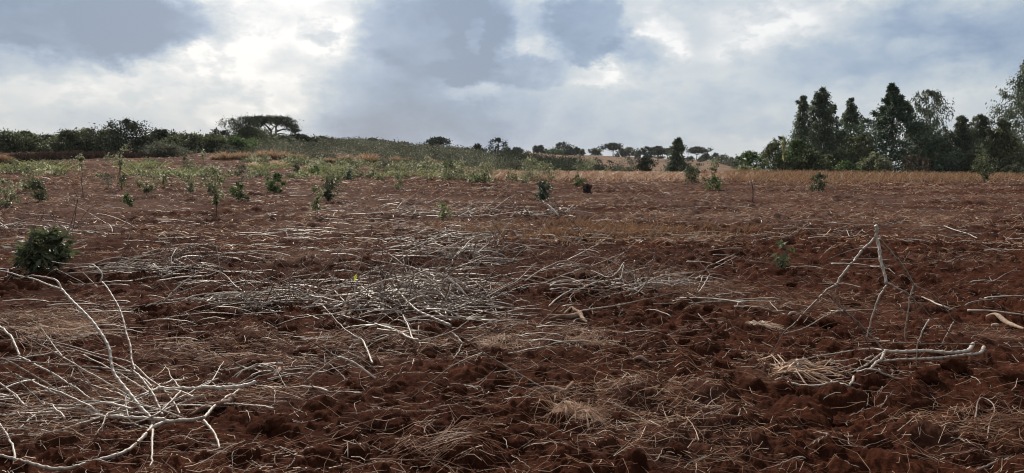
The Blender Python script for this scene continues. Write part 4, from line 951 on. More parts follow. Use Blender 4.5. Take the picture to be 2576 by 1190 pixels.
def make_stems():
    A = lambda p: (p[0] * .5507, 534.7 + p[1] * .5507)                 # lower left zoom
    Rr = lambda p: (1932 + p[0] * .5507, 534.7 + p[1] * .5507)         # lower right zoom
    Cc = lambda p: (817.6 + p[0] * .3171, 566 + p[1] * .3171)          # centre heap zoom
    Hh = lambda p: (1320.7 + p[0] * .1953, 628.9 + p[1] * .1953)       # right heap zoom
    # --- near left: the big forked plant and the stems lying round it
    gl = 'large stems in the near left'
    d0 = G(385, 1077)[1]
    traced([([(700, 985), (688, 935), (640, 885), (600, 835), (530, 745), (510, 690), (495, 610), (440, 520), (400, 470), (330, 405), (280, 350)], .018, .013, 'd', d0, d0 + 1.05, .25, .12),
            ([(280, 350), (270, 322), (240, 303), (150, 290), (95, 300), (60, 300)], .012, .006, 'd', d0 + 1.05, d0 + 1.3, .1, .3),
            ([(280, 352), (180, 312), (100, 290), (50, 275), (-20, 262)], .011, .007, 'd', d0 + 1.05, d0 + 1.45, .1, .2),
            ([(700, 985), (650, 1035), (560, 1095), (460, 1130), (400, 1142), (320, 1165), (230, 1170), (130, 1150), (60, 1128), (-30, 1115)], .020, .012, 'g', .03, .02, .1, .2),
            ([(700, 985), (760, 958), (850, 945), (930, 940)], .019, .016, 'g', .03, .06, .05, .1),
            ([(930, 942), (970, 895), (1010, 865), (1090, 812)], .016, .013, 'g', .06, .03, .05, .1),
            ([(930, 950), (965, 990), (990, 1035), (1005, 1085)], .013, .009, 'g', .06, .01, .05, .1),
            ([(700, 995), (696, 1060), (694, 1110), (688, 1195)], .012, .008, 'g', .08, .02, .05, .2)],
           'largest forked stem with two arching arms rising over the left foreground', group=None, tr=A, scar=.05)
    d1 = G(410, 1052)[1]
    traced([([(740, 940), (725, 890), (690, 815), (640, 755), (612, 725)], .015, .013, 'd', d1, d1 + .4, .45, .25), ([(612, 725), (605, 680), (590, 590), (560, 490), (535, 420), (490, 345), (462, 312)], .013, .010, 'd', d1 + .4, d1 + 1.3, .15, .1),
            ([(462, 312), (470, 285), (450, 255), (410, 237), (330, 238), (238, 224)], .009, .005, 'd', d1 + 1.3, d1 + 1.7, .05, .3), ([(455, 318), (370, 340), (280, 358), (150, 375), (0, 395)], .006, .004, 'd', d1 + 1.3, d1 + 1.6, .7, .9),
            ([(605, 727), (520, 718), (400, 706), (250, 695), (100, 680), (-20, 664)], .011, .006, 'd', d1 + .4, d1 + .75, .3, .5)],
           'stem with a hooked upper end standing beside the largest forked stem', tr=A, scar=.05)
    traced([([(1169, 778), (1100, 792), (1020, 798), (900, 801), (800, 803), (720, 806)], .021, .017, 'g', .12, .08, .02, .05), ([(720, 808), (640, 838), (560, 860), (400, 876), (250, 885), (110, 885), (-20, 874)], .014, .008, 'g', .08, .03, .05, .15),
            ([(820, 800), (780, 745), (755, 700)], .008, .004, 'g', .09, .12, .1, .3), ([(900, 798), (960, 775), (1000, 720), (1020, 680)], .008, .005, 'g', .09, .1, .1, .3)],
           'thick white stem crossing from the forked plant to the cut root', tr=A, scar=.04)
    traced([([(760, 945), (680, 940), (600, 937), (520, 935), (460, 932)], .019, .016, 'g', .05, .05, .05, .05), ([(460, 930), (400, 905), (320, 900), (240, 902), (180, 915), (90, 985), (0, 1010)], .013, .008, 'g', .05, .03, .05, .2), ([(460, 936), (380, 960), (300, 985), (150, 1020), (60, 1036), (-20, 1055)], .011, .007, 'g', .05, .02, .1, .2)],
           'pale thick stem lying flat and forking to the left under the forked plant', tr=A, scar=.04)
    traced([([(-20, 505), (40, 560), (70, 610), (88, 655)], .014, .012, 'd', 6.0, 5.6, .15, .15), ([(88, 655), (150, 690), (240, 735), (330, 790), (400, 840), (440, 862)], .011, .009, 'd', 5.6, 5.15, .1, .15), ([(88, 657), (30, 670), (-20, 690)], .010, .007, 'd', 5.6, 5.5, .1, .3)],
           'stem dropping in from the left edge at mid height of the foreground', tr=A, scar=.04)
    traced([([(120, 572), (170, 580), (300, 605), (420, 640), (500, 660), (600, 690), (680, 760), (740, 800), (795, 870), (822, 918)], .007, .011, 'g', .16, .04, .5, .3)], 'brownish stem slanting down behind the two standing arms', tr=A, scar=.03)
    traced([([(200, 600), (310, 620), (420, 655), (520, 690), (640, 750), (700, 800)], .006, .010, 'g', .1, .06, .4, .2)], 'thinner stem running beside the brownish slanting one', tr=A, scar=.03)
    traced([([(830, 815), (790, 860), (740, 905), (690, 935), (600, 965), (545, 960)], .011, .007, 'g', .1, .03, .05, .2), ([(600, 965), (640, 975), (690, 995)], .007, .005, 'g', .03, .03, .1, .2)], 'short crooked stem lying across the fork of the plant', tr=A)
    traced([([(578, 820), (575, 880), (590, 945), (610, 965)], .009, .007, 'g', .14, .02, .1, .2)], 'short upright peg stem in the middle of the left tangle', tr=A)
    traced([([(0, 970), (30, 1015), (58, 1068), (66, 1130)], .008, .010, 'g', .1, .02, .1, .1)], 'short bent stem near the lower left corner', tr=A)
    traced([([(0, 780), (60, 825), (100, 870), (125, 888)], .009, .010, 'g', .1, .05, .3, .2), ([(30, 800), (80, 850), (120, 880)], .007, .009, 'g', .06, .04, .4, .2)], 'pair forming short fork at the left edge above the flat stems', tr=A)
    traced([([(930, 830), (800, 880), (700, 915), (560, 920), (480, 912), (380, 885)], .009, .006, 'g', .05, .04, .05, .3)], 'slim pale stem under the thick white crossing stem', tr=A)
    traced([([(1000, 760), (920, 790), (840, 840), (740, 890)], .007, .009, 'g', .12, .05, .1, .1)], 'slim stem poking up right of the forked plant', tr=A)
    traced([([(490, 925), (470, 965), (435, 1022)], .008, .005, 'g', .07, .01, .1, .3), ([(490, 925), (570, 880), (680, 830)], .008, .006, 'g', .07, .08, .1, .2)], 'thin stem bent at the pale flat fork', tr=A)
    heap('loose stems strewn in the near left', 'pale slim stem strewn in the left foreground tangle', (190, 1010), 20, (2.0, .9), math.pi, .5, 1.0, .0085, .10, .25, 811, .5, (0, 2), .06, step=.02)
    heap('stems of the small pile with the cut root', 'white stem in the small pile around the cut root, lower centre left', (770, 965), 14, (.65, .32), .1, .9, .62, .009, .10, .25, 812, .9, (1, 2), step=.02, flip=.4)
    # --- near right: propped upside-down plant and lying bundle
    dr = G(2180, 900)[1]
    traced([([(494, 58), (497, 85), (492, 118)], .020, .016, 'd', dr, dr, .1, .1), ([(488, 118), (400, 205), (350, 275), (315, 327)], .013, .012, 'd', dr, dr - .1, .1, .1), ([(315, 327), (260, 362), (190, 435), (130, 500), (80, 540), (50, 590), (20, 640)], .011, .004, 'd', dr - .1, dr - .15, .1, .8),
            ([(498, 118), (510, 190), (530, 270), (545, 325)], .017, .014, 'd', dr, dr - .25, .05, .1), ([(543, 328), (505, 390), (480, 470), (460, 540), (452, 578)], .010, .007, 'd', dr - .25, dr - .4, .1, .3), ([(548, 328), (620, 360), (665, 400), (710, 440), (760, 490), (800, 520), (862, 582)], .010, .004, 'd', dr - .25, dr - .2, .1, .9),
            ([(505, 118), (560, 180), (610, 240), (650, 300), (668, 332)], .012, .010, 'd', dr, dr + .25, .4, .35), ([(668, 332), (650, 390), (640, 450), (627, 545), (628, 592)], .009, .005, 'd', dr + .25, dr + .3, .25, .3), ([(668, 332), (740, 365), (790, 412), (820, 450), (850, 495), (935, 528)], .008, .004, 'd', dr + .25, dr + .5, .4, .6),
            ([(735, 488), (700, 560), (682, 610), (678, 730)], .008, .004, 'd', dr - .2, dr - .35, .15, .6), ([(850, 498), (815, 560), (795, 600), (775, 650)], .007, .004, 'd', dr + .4, dr + .3, .2, .5), ([(668, 335), (672, 420), (690, 500), (700, 560)], .006, .004, 'd', dr + .25, dr + .1, .8, 1.),
            ([(315, 330), (310, 390), (318, 425), (342, 440)], .007, .005, 'd', dr - .1, dr - .2, .5, .6), ([(342, 440), (270, 470), (180, 520), (75, 556)], .006, .004, 'd', dr - .2, dr - .4, .2, .3), ([(340, 442), (400, 500), (440, 560), (470, 640), (490, 680)], .006, .004, 'd', dr - .2, dr - .3, .7, .9), ([(270, 370), (340, 440), (430, 520), (530, 630)], .008, .010, 'd', dr - .1, dr - .25, .75, .5)],
           'upside-down propped stem spreading its forks like a tripod in the right foreground', name='propped_stem', tr=Rr, scar=.06, rs=.74)
    gb = 'stems of the flat bundle under the propped one'
    traced([([(988, 618), (965, 642), (880, 655), (760, 665), (600, 675), (500, 678), (380, 680), (300, 686)], .018, .009, 'g', .05, .03, .12, .1)], 'thick stem with a turned up reddish foot, lowest in the right bundle', tr=Rr, rs=.7, group=gb, scar=.05)
    traced([([(938, 600), (912, 632), (840, 640), (740, 634), (650, 636), (530, 632)], .019, .016, 'g', .09, .08, .15, .05), ([(530, 632), (480, 622), (420, 626), (320, 642), (200, 662), (80, 692)], .010, .005, 'g', .08, .03, .05, .3), ([(530, 635), (470, 680), (420, 712), (380, 728)], .009, .006, 'g', .08, .03, .05, .2)], 'thick ribbed stem with curled brown foot, upper one of the right bundle', tr=Rr, rs=.7, group=gb, scar=.08)
    traced([([(532, 632), (522, 665), (490, 692), (440, 735), (402, 748)], .014, .010, 'g', .1, .03, .05, .1)], 'short curved white stem hanging off the ribbed stem', tr=Rr, rs=.7, group=gb, scar=.06)
    traced([([(940, 603), (800, 600), (620, 596), (480, 590), (380, 592)], .008, .005, 'g', .14, .08, .5, .4)], 'thin knobbly greenish stem along the back of the right bundle', tr=Rr, rs=.7, group=gb, scar=.06)
    traced([([(500, 665), (400, 720), (330, 735), (260, 748), (150, 752)], .008, .005, 'g', .06, .02, .1, .2)], 'slim stem fanning left out of the right bundle', tr=Rr, rs=.7, group=gb)
    traced([([(480, 655), (380, 700), (300, 725), (200, 728)], .007, .005, 'g', .06, .03, .1, .2)], 'second slim stem fanning left, above the first', tr=Rr, rs=.7, group=gb)
    traced([([(90, 790), (200, 806), (300, 806), (365, 796), (392, 758)], .011, .012, 'g', .03, .05, .05, .05)], 'bowed white stem in front of the pale husks', tr=Rr, rs=.7, group=gb)
    traced([([(405, 757), (480, 772), (540, 786), (602, 792)], .013, .010, 'g', .03, .02, .25, .45), ([(500, 775), (580, 772), (655, 790)], .008, .005, 'g', .03, .02, .3, .5)], 'peeling tan stem lying below the right bundle', tr=Rr, rs=.7, group=gb, scar=.05)
    traced([([(285, 812), (330, 822), (370, 834)], .012, .010, 'g', .02, .02, .1, .3)], 'stubby pale stem end by the bowed white stem', tr=Rr, rs=.7, group=gb)
    traced([([(945, 935), (955, 870), (975, 850), (1020, 868), (1035, 900), (1015, 960), (1003, 1035)], .007, .005, 'g', .06, .03, .5, .3)], 'looped thin vine like stem at the right edge', tr=Rr)
    traced([([(960, 1195), (1000, 1158), (1050, 1140), (1100, 1150)], .012, .010, 'g', .02, .02, .5, .4)], 'brown stem arc in the bottom right corner', tr=Rr)
    traced([([(805, 62), (850, 78), (910, 96), (955, 118)], .016, .012, 'g', .04, .02, .05, .1)], 'short white stem lying behind the propped stem', tr=Rr)
    traced([([(750, 248), (820, 225), (870, 205), (902, 196)], .010, .014, 'g', .03, .03, .3, .4)], 'thin stem on the bare soil behind the tripod forks', tr=Rr)
    traced([([(360, 80), (372, 108), (400, 105), (430, 88)], .010, .008, 'g', .06, .02, .1, .2)], 'small hooked stem left of the propped stem top', tr=Rr)
    traced([([(10, 410), (40, 445), (80, 475)], .008, .006, 'g', .05, .01, .2, .3)], 'short twig left of the propped stem foot', tr=Rr)
    # --- centre heap: the stems that can be followed, then the rest
    g1 = 'stems of the big heap in the middle'; l1 = 'pale cut stem lying in the big heap at the middle of the field'
    dc = G(1040, 800)[1]
    for ln in [
        [([(1000, 800), (850, 735), (720, 670), (620, 570), (560, 505)], .020, .015, 'g', .06, .22, .03, .15), ([(560, 505), (500, 420), (430, 330), (395, 240)], .011, .005, 'd', dc + .15, dc + .2, .5, 1.)],
        [([(745, 915), (690, 905), (580, 850), (515, 822)], .015, .015, 'g', .12, .1, .05, .05), ([(745, 917), (920, 880), (1060, 820), (1140, 760)], .010, .005, 'g', .12, .1, .3, .7), ([(745, 918), (742, 990), (748, 1060), (735, 1130)], .011, .007, 'd', dc - .75, dc - .95, .05, .1), ([(690, 903), (660, 800), (615, 715)], .012, .009, 'g', .12, .15, .1, .3), ([(748, 1060), (705, 1070), (700, 1150)], .007, .005, 'd', dc - .93, dc - 1, .05, .1)],
        [([(380, 1100), (340, 1000), (300, 920), (245, 888)], .012, .013, 'g', .04, .14, .05, .05), ([(245, 888), (130, 800), (60, 720), (0, 660)], .011, .005, 'g', .14, .1, .4, .6), ([(190, 985), (225, 940), (270, 905)], .013, .013, 'g', .06, .14, .05, .05)],
        [([(240, 480), (240, 560), (262, 640), (292, 712), (272, 780), (290, 828)], .012, .008, 'd', dc + .25, dc - .1, .05, .1), ([(240, 480), (280, 420), (370, 370), (435, 376)], .015, .012, 'd', dc + .25, dc + .4, .05, .05), ([(240, 482), (120, 500), (0, 540)], .013, .011, 'd', dc + .25, dc + .3, .05, .1)],
        [([(450, 425), (462, 550), (460, 640), (448, 722)], .012, .009, 'd', dc + .2, dc - .05, .03, .05)],
        [([(-60, 562), (130, 560), (250, 548), (400, 520)], .016, .013, 'g', .12, .2, .03, .05)],
        [([(490, 400), (620, 412), (760, 405), (870, 410), (1000, 345)], .016, .009, 'g', .25, .3, .05, .5)],
        [([(290, 490), (350, 530), (450, 548), (570, 545), (700, 560)], .013, .011, 'g', .25, .2, .05, .1)],
        [([(430, 150), (465, 160), (600, 95), (760, 62), (900, 45), (1050, 20)], .008, .005, 'd', dc + .3, dc + .9, .6, .5), ([(465, 160), (450, 260), (430, 330), (460, 440)], .006, .007, 'd', dc + .3, dc + .2, 1., .8)],
        [([(590, 282), (680, 222), (750, 205)], .009, .009, 'd', dc + .5, dc + .6, .4, .3), ([(750, 205), (800, 130), (870, 90), (940, 60), (1050, 22), (1240, 20)], .008, .005, 'd', dc + .6, dc + 1.2, .3, .4), ([(750, 205), (930, 310), (1120, 390), (1330, 395)], .009, .005, 'd', dc + .6, dc + 1.3, .7, .3), ([(590, 282), (480, 420), (400, 520)], .010, .012, 'd', dc + .5, dc + .3, .4, .3)],
        [([(335, 600), (355, 420), (370, 240), (400, 180), (425, 120), (432, 20)], .009, .004, 'd', dc + .1, dc + .3, .6, 1.)],
        [([(610, 720), (660, 600), (690, 480), (705, 380), (700, 350)], .008, .005, 'd', dc - .2, dc - .1, .9, 1.), ([(700, 380), (760, 330), (830, 310)], .006, .004, 'd', dc - .1, dc, .8, .9)],
        [([(1220, 330), (1240, 280), (1280, 222)], .012, .010, 'g', .12, .4, .03, .2), ([(1280, 222), (1300, 160), (1320, 90), (1300, 60)], .008, .004, 'd', 11.2, 11.3, .7, 1.), ([(1280, 222), (1340, 262), (1440, 300)], .008, .005, 'd', 11.2, 11.2, .3, .4)],
        [([(1475, 430), (1490, 330), (1512, 250), (1545, 165)], .010, .005, 'd', 10, 10.1, .5, 1.), ([(1490, 330), (1540, 400), (1570, 470)], .006, .004, 'd', 10, 9.9, .4, .5)],
        [([(1092, 940), (1050, 890), (1005, 848)], .013, .013, 'g', .05, .12, .03, .05), ([(1092, 940), (1180, 905), (1265, 868)], .009, .006, 'g', .05, .12, .4, .5), ([(1090, 945), (1060, 1000), (1020, 1060)], .008, .006, 'g', .05, .02, .1, .1)],
        [([(1120, 410), (1230, 480), (1300, 560), (1350, 660), (1370, 780)], .011, .007, 'd', dc + .9, dc + .1, .3, .2), ([(1230, 482), (1330, 540), (1500, 530)], .008, .005, 'd', dc + .7, dc + .7, .2, .3)],
        [([(75, 520), (130, 580), (160, 612)], .011, .011, 'g', .1, .15, .05, .05), ([(75, 440), (70, 400), (105, 355), (150, 290)], .008, .004, 'd', dc + .7, dc + .8, .05, .8)],
        [([(100, 380), (110, 300), (100, 230), (130, 160), (145, 60)], .006, .004, 'd', dc + .9, dc + 1, .9, 1.)],
        [([(850, 530), (1000, 560), (1150, 590), (1340, 640), (1570, 670)], .014, .008, 'g', .16, .06, .03, .2)],
        [([(1680, 300), (1600, 370), (1530, 440), (1430, 490), (1300, 560), (1180, 610)], .006, .012, 'g', .3, .1, .8, .1)],
        [([(810, 650), (900, 700), (1000, 760)], .014, .012, 'g', .12, .08, .03, .1)],
        ]:
        traced(ln, l1, tr=Cc, group=g1, scar=.04)
    heap(g1, l1, (1070, 775), 46, (.6, 1.0), .02, .5, 1.2, .0125, .26, .20, 821, .9, (1, 3), .05, step=.028, flip=.25, upz=(.25, .9))
    heap(g1, l1, (980, 770), 14, (.7, .6), .1, .6, 1.0, .013, .20, .45, 822, 1.0, (1, 3), .1, step=.028, upz=(.6, 1.3))
    H2 = 'stems of the heap left of the middle one'
    heap(H2, 'pale stem in the low heap just left of the big middle heap', (660, 775), 28, (.7, .42), .42, .3, 1.05, .0115, .15, .28, 823, .9, (1, 3), .04, step=.028, upz=(.4, 1.2))
    traced([([(200, 790), (500, 765), (800, 732), (1000, 716), (1150, 700)], .007, .012, 'g', .03, .1, .2, .1)], 'long straight stem pointing left out of the heap left of the middle one', tr=lambda p: (251.6 + p[0] * .2642, 566 + p[1] * .2642))
    traced([([(980, 300), (1200, 276), (1430, 250), (1650, 255), (1810, 296)], .008, .011, 'g', .04, .1, .3, .1), ([(1430, 252), (1550, 278), (1740, 292)], .008, .007, 'g', .08, .05, .1, .2)], 'long forked stem lying over the tan straw patch', tr=lambda p: (251.6 + p[0] * .2642, 566 + p[1] * .2642))
    traced([([(820, 308), (1000, 420), (1180, 470), (1300, 590), (1450, 690)], .005, .012, 'g', .2, .06, .6, .1)], 'slanting stem linking the upper left heap to the heap below it', tr=lambda p: (251.6 + p[0] * .2642, 566 + p[1] * .2642))
    heap('stems of the upper left heap', 'pale stem in the fan shaped heap right of the dense green bush', (395, 690), 24, (.8, .55), .32, .32, 1.3, .0125, .16, .22, 824, 1.0, (1, 3), .05, step=.034, upz=(.4, 1.2))
    heap('stems of the heap behind the middle one', 'pale stem in the long heap behind the big middle heap', (1220, 645), 22, (1.2, .7), .05, .4, 1.5, .0145, .18, .22, 825, .9, (1, 3), .05, step=.04, flip=.5, upz=(.3, 1.0))
    heap('stems of the white bundle', 'white stem in the flat bundle at the back of the heaps', (1120, 607), 10, (.8, .35), .0, .12, 1.4, .017, .18, .05, 826, .4, (0, 2), .02, step=.05, flip=.5)
    heap('stems of the farthest wide heap', 'pale stem in the loose wide heap below the crest saplings', (1050, 543), 22, (2.4, 1.6), .2, .6, 1.8, .017, .22, .25, 827, .9, (1, 3), .06, step=.06, flip=.3, upz=(.3, .8))
    heap('stems of the small white heap', 'white branch in the small round heap before the very dark shrub', (1398, 545), 9, (.9, .5), 1.2, .9, 1.2, .024, .2, .5, 828, .9, (2, 3), .1, step=.05, flip=.2, upz=(.3, .9))
    heap('stems of the right heap', 'pale stem in the spread out heap above the tan roots', (1560, 735), 16, (1.0, .5), .25, .45, 1.2, .0125, .14, .28, 829, .9, (1, 3), .05, step=.03, flip=.45, upz=(.3, 1.0))
    for ln, lab in [([([(690, 795), (900, 760), (1150, 720), (1500, 650), (1800, 582), (2140, 498)], .013, .006, 'g', .05, .18, .05, .7)], 'long straight stem rising right from the tan roots'),
        ([([(1650, 702), (1900, 690), (2300, 672), (2580, 660), (3200, 668)], .012, .014, 'g', .03, .04, .3, .05)], 'long white stem lying to the right of the spread out heap'),
        ([([(1275, 165), (1195, 280), (1080, 350), (850, 262)], .013, .008, 'g', .3, .2, .05, .6), ([(1275, 165), (1260, 260), (1230, 400)], .012, .015, 'g', .3, .1, .5, .1)], 'forked stem with a raised white arm in the spread out heap'),
        ([([(1672, 40), (1645, 130), (1575, 172)], .009, .010, 'd', 8.4, 8.3, .8, .2), ([(1575, 172), (1592, 300), (1560, 420), (1450, 550), (1290, 602)], .011, .013, 'd', 8.3, 8.0, .8, .5)], 'dark looping stem rising over the spread out heap'),
        ([([(200, 440), (440, 345), (740, 235)], .009, .013, 'g', .06, .2, .1, .05), ([(470, 345), (640, 380), (800, 480)], .008, .006, 'g', .1, .1, .4, .4)], 'stem slanting up left of the looping one'),
        ([([(310, 730), (420, 620), (600, 510)], .012, .009, 'g', .04, .08, .05, .1)], 'short white stem above the tan roots'),
        ([([(2200, 372), (2240, 345), (2300, 335), (2580, 392)], .011, .012, 'g', .1, .04, .1, .1), ([(2290, 340), (2250, 440), (2215, 535)], .010, .006, 'g', .12, .02, .05, .1)], 'thin forked stem standing like a gate right of the spread out heap')]:
        traced(ln, lab, tr=Hh, group=None, scar=.03)
    heap('stems by the far left edge', 'grey stem in the low heap behind the dense green bush', (120, 592), 12, (1.5, .8), .0, .5, 1.4, .015, .18, .4, 830, .9, (1, 3), .06, step=.05, flip=.5, upz=(.4, 1.1))
    tag(TANGLE.build('stem_tangle', M['stem']), 'smaller cut stems filling the heaps between the larger ones', None, None, 'stuff')
    r2 = np.random.default_rng(838); dl = MB()
    for uv, sx, sy, n in (((1060, 775), .9, .6, 150), ((660, 775), .7, .4, 60), ((395, 690), .8, .5, 50), ((1220, 645), 1.2, .6, 70), ((1560, 740), .9, .5, 60)):
        c = G(*uv); x = c[0] + r2.normal(size=n) * sx * .6; y = c[1] + r2.normal(size=n) * sy * .6; C = np.stack([x, y, gz(x, y) + r2.uniform(.01, .16, n)], 1)
        leaves(dl, C, r2.normal(size=(n, 3)) * np.array([1, 1, .6]), r2.uniform(.03, .075, n), r2.uniform(.007, .016, n), r2.uniform(.15, .55, n), r2, .6)
    tag(dl.build('dead_leaves', M['straw'], smooth=False), 'curled brown dead leaves caught in the stem heaps', None, None, 'stuff')
    # scattered far sticks
    rng = np.random.default_rng(839); mb = MB()
    for k in range(190):
        u = rng.normal(980, 420); v = rng.uniform(570, 880); p = G(u, v)
        one = heap_stem(rng, p[:2], rng.normal() * .5 + (math.pi if rng.uniform() > .5 else 0), rng.uniform(.4, 1.3), rng.uniform(.006, .011), .05, .05 * rng.uniform(), .3, rng.normal() * .6, int(rng.integers(0, 3)), dark=rng.uniform(0, .25), step=.05, sides=4)
        mb.V += one.V; mb.Q += [z + mb.n for z in one.Q]; mb.T += one.T; mb.n += one.n
    tag(mb.build('loose_twigs', M['stem']), 'thin loose twigs strewn between the stem heaps', None, None, 'stuff')
    rng = np.random.default_rng(840); mb = MB()
    for k in range(330):
        u = rng.uniform(-60, 2640); v = rng.uniform(462, 620) if k < 270 else rng.uniform(620, 800); p = G(u, v)
        one = heap_stem(rng, p[:2], rng.normal() * .6 + (math.pi if rng.uniform() > .5 else 0), rng.uniform(.35, 1.5), rng.uniform(.008, .018), .03, 0, .15, rng.normal() * .8, int(rng.integers(0, 3)), dark=rng.uniform(0, .2), step=.09, sides=4)
        mb.V += one.V; mb.Q += [z + mb.n for z in one.Q]; mb.T += one.T; mb.n += one.n
    tag(mb.build('fallen_twigs', M['stem']), 'loose pale sticks scattered over the farther field', None, None, 'stuff')
    mb = MB()
    for k in range(420):
        r = np.exp(rng.uniform(math.log(4.0), math.log(13))); az = math.radians(rng.uniform(-38, 38)); p = np.array([math.sin(az) * r, math.cos(az) * r])
        one = heap_stem(rng, p, rng.uniform(0, 6.28), rng.uniform(.12, .5), rng.uniform(.0022, .0048), .01, 0, .2, rng.normal(), int(rng.integers(0, 2)), dark=rng.uniform(0, .35), step=.05, sides=4)
        mb.V += one.V; mb.Q += [z + mb.n for z in one.Q]; mb.T += one.T; mb.n += one.n
    tag(mb.build('small_twigs', M['stem']), 'thin broken twigs scattered over the near soil', None, None, 'stuff')

# ------------------------------------------------------------------ small single things on the soil
def root_thing(lines, lab, tr, name='tuber_root', cat='root', tint=.55):
    mb = MB(); org = None; rng = np.random.default_rng(sum(map(ord, lab)))
    for pts, rs in lines:
        W = np.array([G(*tr(p), .02) for p in pts]); W[:, 2] = np.maximum(W[:, 2], gz(W[:, 0], W[:, 1]) + max(rs) * .7)
        L = smooth_line(W, .015); n = len(L)
        r = np.interp(np.linspace(0, 1, n), np.linspace(0, 1, len(rs)), rs) * .74 * (1 + .12 * np.interp(np.arange(n), np.arange(0, n + 4, 3), rng.normal(size=len(np.arange(0, n + 4, 3)))))
        tube(mb, L, r, 10, np.clip(tint + rng.normal() * .1, 0, 1))
        if org is None: org = W[0]
    tag(mb.build(name, M['root'], org=tuple(org)), lab, cat)

def make_small():
    Hh = lambda p: (1320.7 + p[0] * .1953, 628.9 + p[1] * .1953)
    C3 = lambda p: (1288 + p[0] * .5507, 534.7 + p[1] * .5507); C4 = lambda p: (1932 + p[0] * .5507, 534.7 + p[1] * .5507)
    C2 = lambda p: (644 + p[0] * .5507, 534.7 + p[1] * .5507); C1 = lambda p: (p[0] * .5507, 534.7 + p[1] * .5507)
    root_thing([([(310, 890), (450, 878), (560, 862), (690, 845)], [.012, .03, .036, .04]), ([(280, 835), (380, 845), (480, 855)], [.012, .02, .024]), ([(640, 800), (700, 830), (740, 880), (800, 935)], [.025, .034, .03, .015]), ([(500, 822), (600, 775), (650, 810)], [.014, .02, .026])], 'cluster of tan swollen roots below the spread out stem heap', Hh)
    root_thing([([(1000, 478), (1040, 488), (1090, 505), (1169, 540)], [.018, .034, .03, .012])], 'large tan tuber pointing down at the right edge', C4, tint=.6)
    root_thing([([(1022, 515), (1040, 516), (1055, 517)], [.02, .024, .02])], 'pale cut tuber end beside the large tan tuber', C4, tint=1.)
    root_thing([([(115, 812), (160, 800), (215, 812), (250, 820)], [.012, .022, .026, .02]), ([(240, 818), (262, 795), (278, 778)], [.018, .02, .012])], 'forked brown roots lying behind the yellow straw tuft', C3, tint=.45)
    root_thing([([(90, 500), (110, 490), (132, 474)], [.012, .022, .024])], 'short pinkish root left of the propped stem', C4, tint=.75)
    root_thing([([(560, 686), (590, 688), (620, 692)], [.012, .022, .012])], 'small reddish root piece in the middle of the right soil', C3, tint=.5)
    root_thing([([(780, 795), (805, 796), (830, 793)], [.01, .014, .01])], 'tiny tan root piece right of the yellow straw tuft', C3, tint=.6)
    root_thing([([(895, 272), (905, 270), (915, 268)], [.018, .024, .016])], 'lone pale pink root lump on bare soil above the heaps', C3, tint=.85)
    root_thing([([(860, 930), (900, 915), (940, 905), (1030, 890), (1075, 850)], [.012, .026, .03, .032, .02]), ([(930, 905), (940, 885), (935, 870)], [.018, .014, .008]), ([(905, 912), (900, 895)], [.016, .008])], 'brown knobbly root at the end of the thick white stem', C1, tint=.45)
    root_thing([([(395, 505), (405, 450), (425, 400)], [.03, .035, .028]), ([(420, 500), (440, 460), (470, 440)], [.022, .026, .016]), ([(400, 520), (450, 490)], [.02, .016])], 'orange brown split stump standing at the left of the middle heap', C2, name='split_stump', cat='stump', tint=.5)
    root_thing([([(80, 752), (100, 735), (108, 712)], [.015, .024, .018])], 'orange cut root sticking up in the small pile', C2, tint=.6)
    # yellow leaf on a stem of the middle heap
    rng = np.random.default_rng(3); p = P(891, 702, G(1040, 800)[1] + .25)
    mb = MB(); t = np.linspace(0, 1, 6); c = np.stack([.028 * t, 0 * t, .075 * t - .02], 1); w = .02 * np.sin(np.pi * (t * .92 + .06)); w = w * .8; V = np.stack([c + np.outer(w, [-.9, .2, .35]), c, c + np.outer(w, [.6, .5, -.35])], 1).reshape(-1, 3)
    q = np.concatenate([np.arange(5)[:, None] * 3 + np.array([0, 1, 4, 3]), np.arange(5)[:, None] * 3 + np.array([1, 2, 5, 4])]); mb.add(V, q, .9)
    o = mb.build('yellow_leaf', M['leafy']); o.location = p; tag(o, 'single yellow green leaf hanging on the middle stem heap', 'leaf')
    # straw tufts
    def tuft(uv, n, R, L, lab, seed, tint=(.6, .95), heading=None, rad=(.0014, .0026)):
        r = np.random.default_rng(seed); c = G(*uv); th = r.uniform(0, 6.28, n) if heading is None else heading + r.normal(size=n) * .5
        x0 = c[0] + r.normal(size=n) * R * .35; y0 = c[1] + r.normal(size=n) * R * .35; t = np.linspace(0, 1, 5)[None]; ll = L * r.uniform(.3, 1, n)[:, None]; bd = r.normal(size=n)[:, None] * .6
        x = x0[:, None] + np.cos(th[:, None] + bd * t) * ll * t; y = y0[:, None] + np.sin(th[:, None] + bd * t) * ll * t
        z = gz(x.ravel(), y.ravel()).reshape(x.shape) + .01 + r.uniform(.01, .05, n)[:, None] * np.sin(np.pi * (t * .8 + .2))
        mb = MB(); strands(mb, np.stack([x, y, z], 2), r.uniform(*rad, n), 3, r.uniform(*tint, n)); tag(mb.build('straw_tuft', M['straw'], smooth=False, org=tuple(c)), lab, 'straw tuft')
    tuft((1452, 1050), 300, .11, .30, 'bright yellow uprooted straw tuft in the foreground soil', 31, (.62, .82))
    tuft((1965, 948), 90, .16, .5, 'pale husks and straw strewn left of the flat bundle', 32, (.72, .98), 0.1, (.004, .009))
    tuft((1890, 828), 50, .08, .35, 'small flat scrap of pale husk above the right soil', 33, (.8, 1.), .1, (.003, .007))
    tuft((120, 850), 300, .5, .5, 'yellowish straw swathe between the dense bush and left stems', 34, (.55, .85), .2)
    tuft((1030, 1150), 70, .3, .6, 'thin brown grass wisp low in the centre foreground', 35, (.25, .6), .2)
    tuft((2490, 1070), 90, .35, .7, 'thin brown grass wisp in the right foreground', 36, (.25, .6), .4)
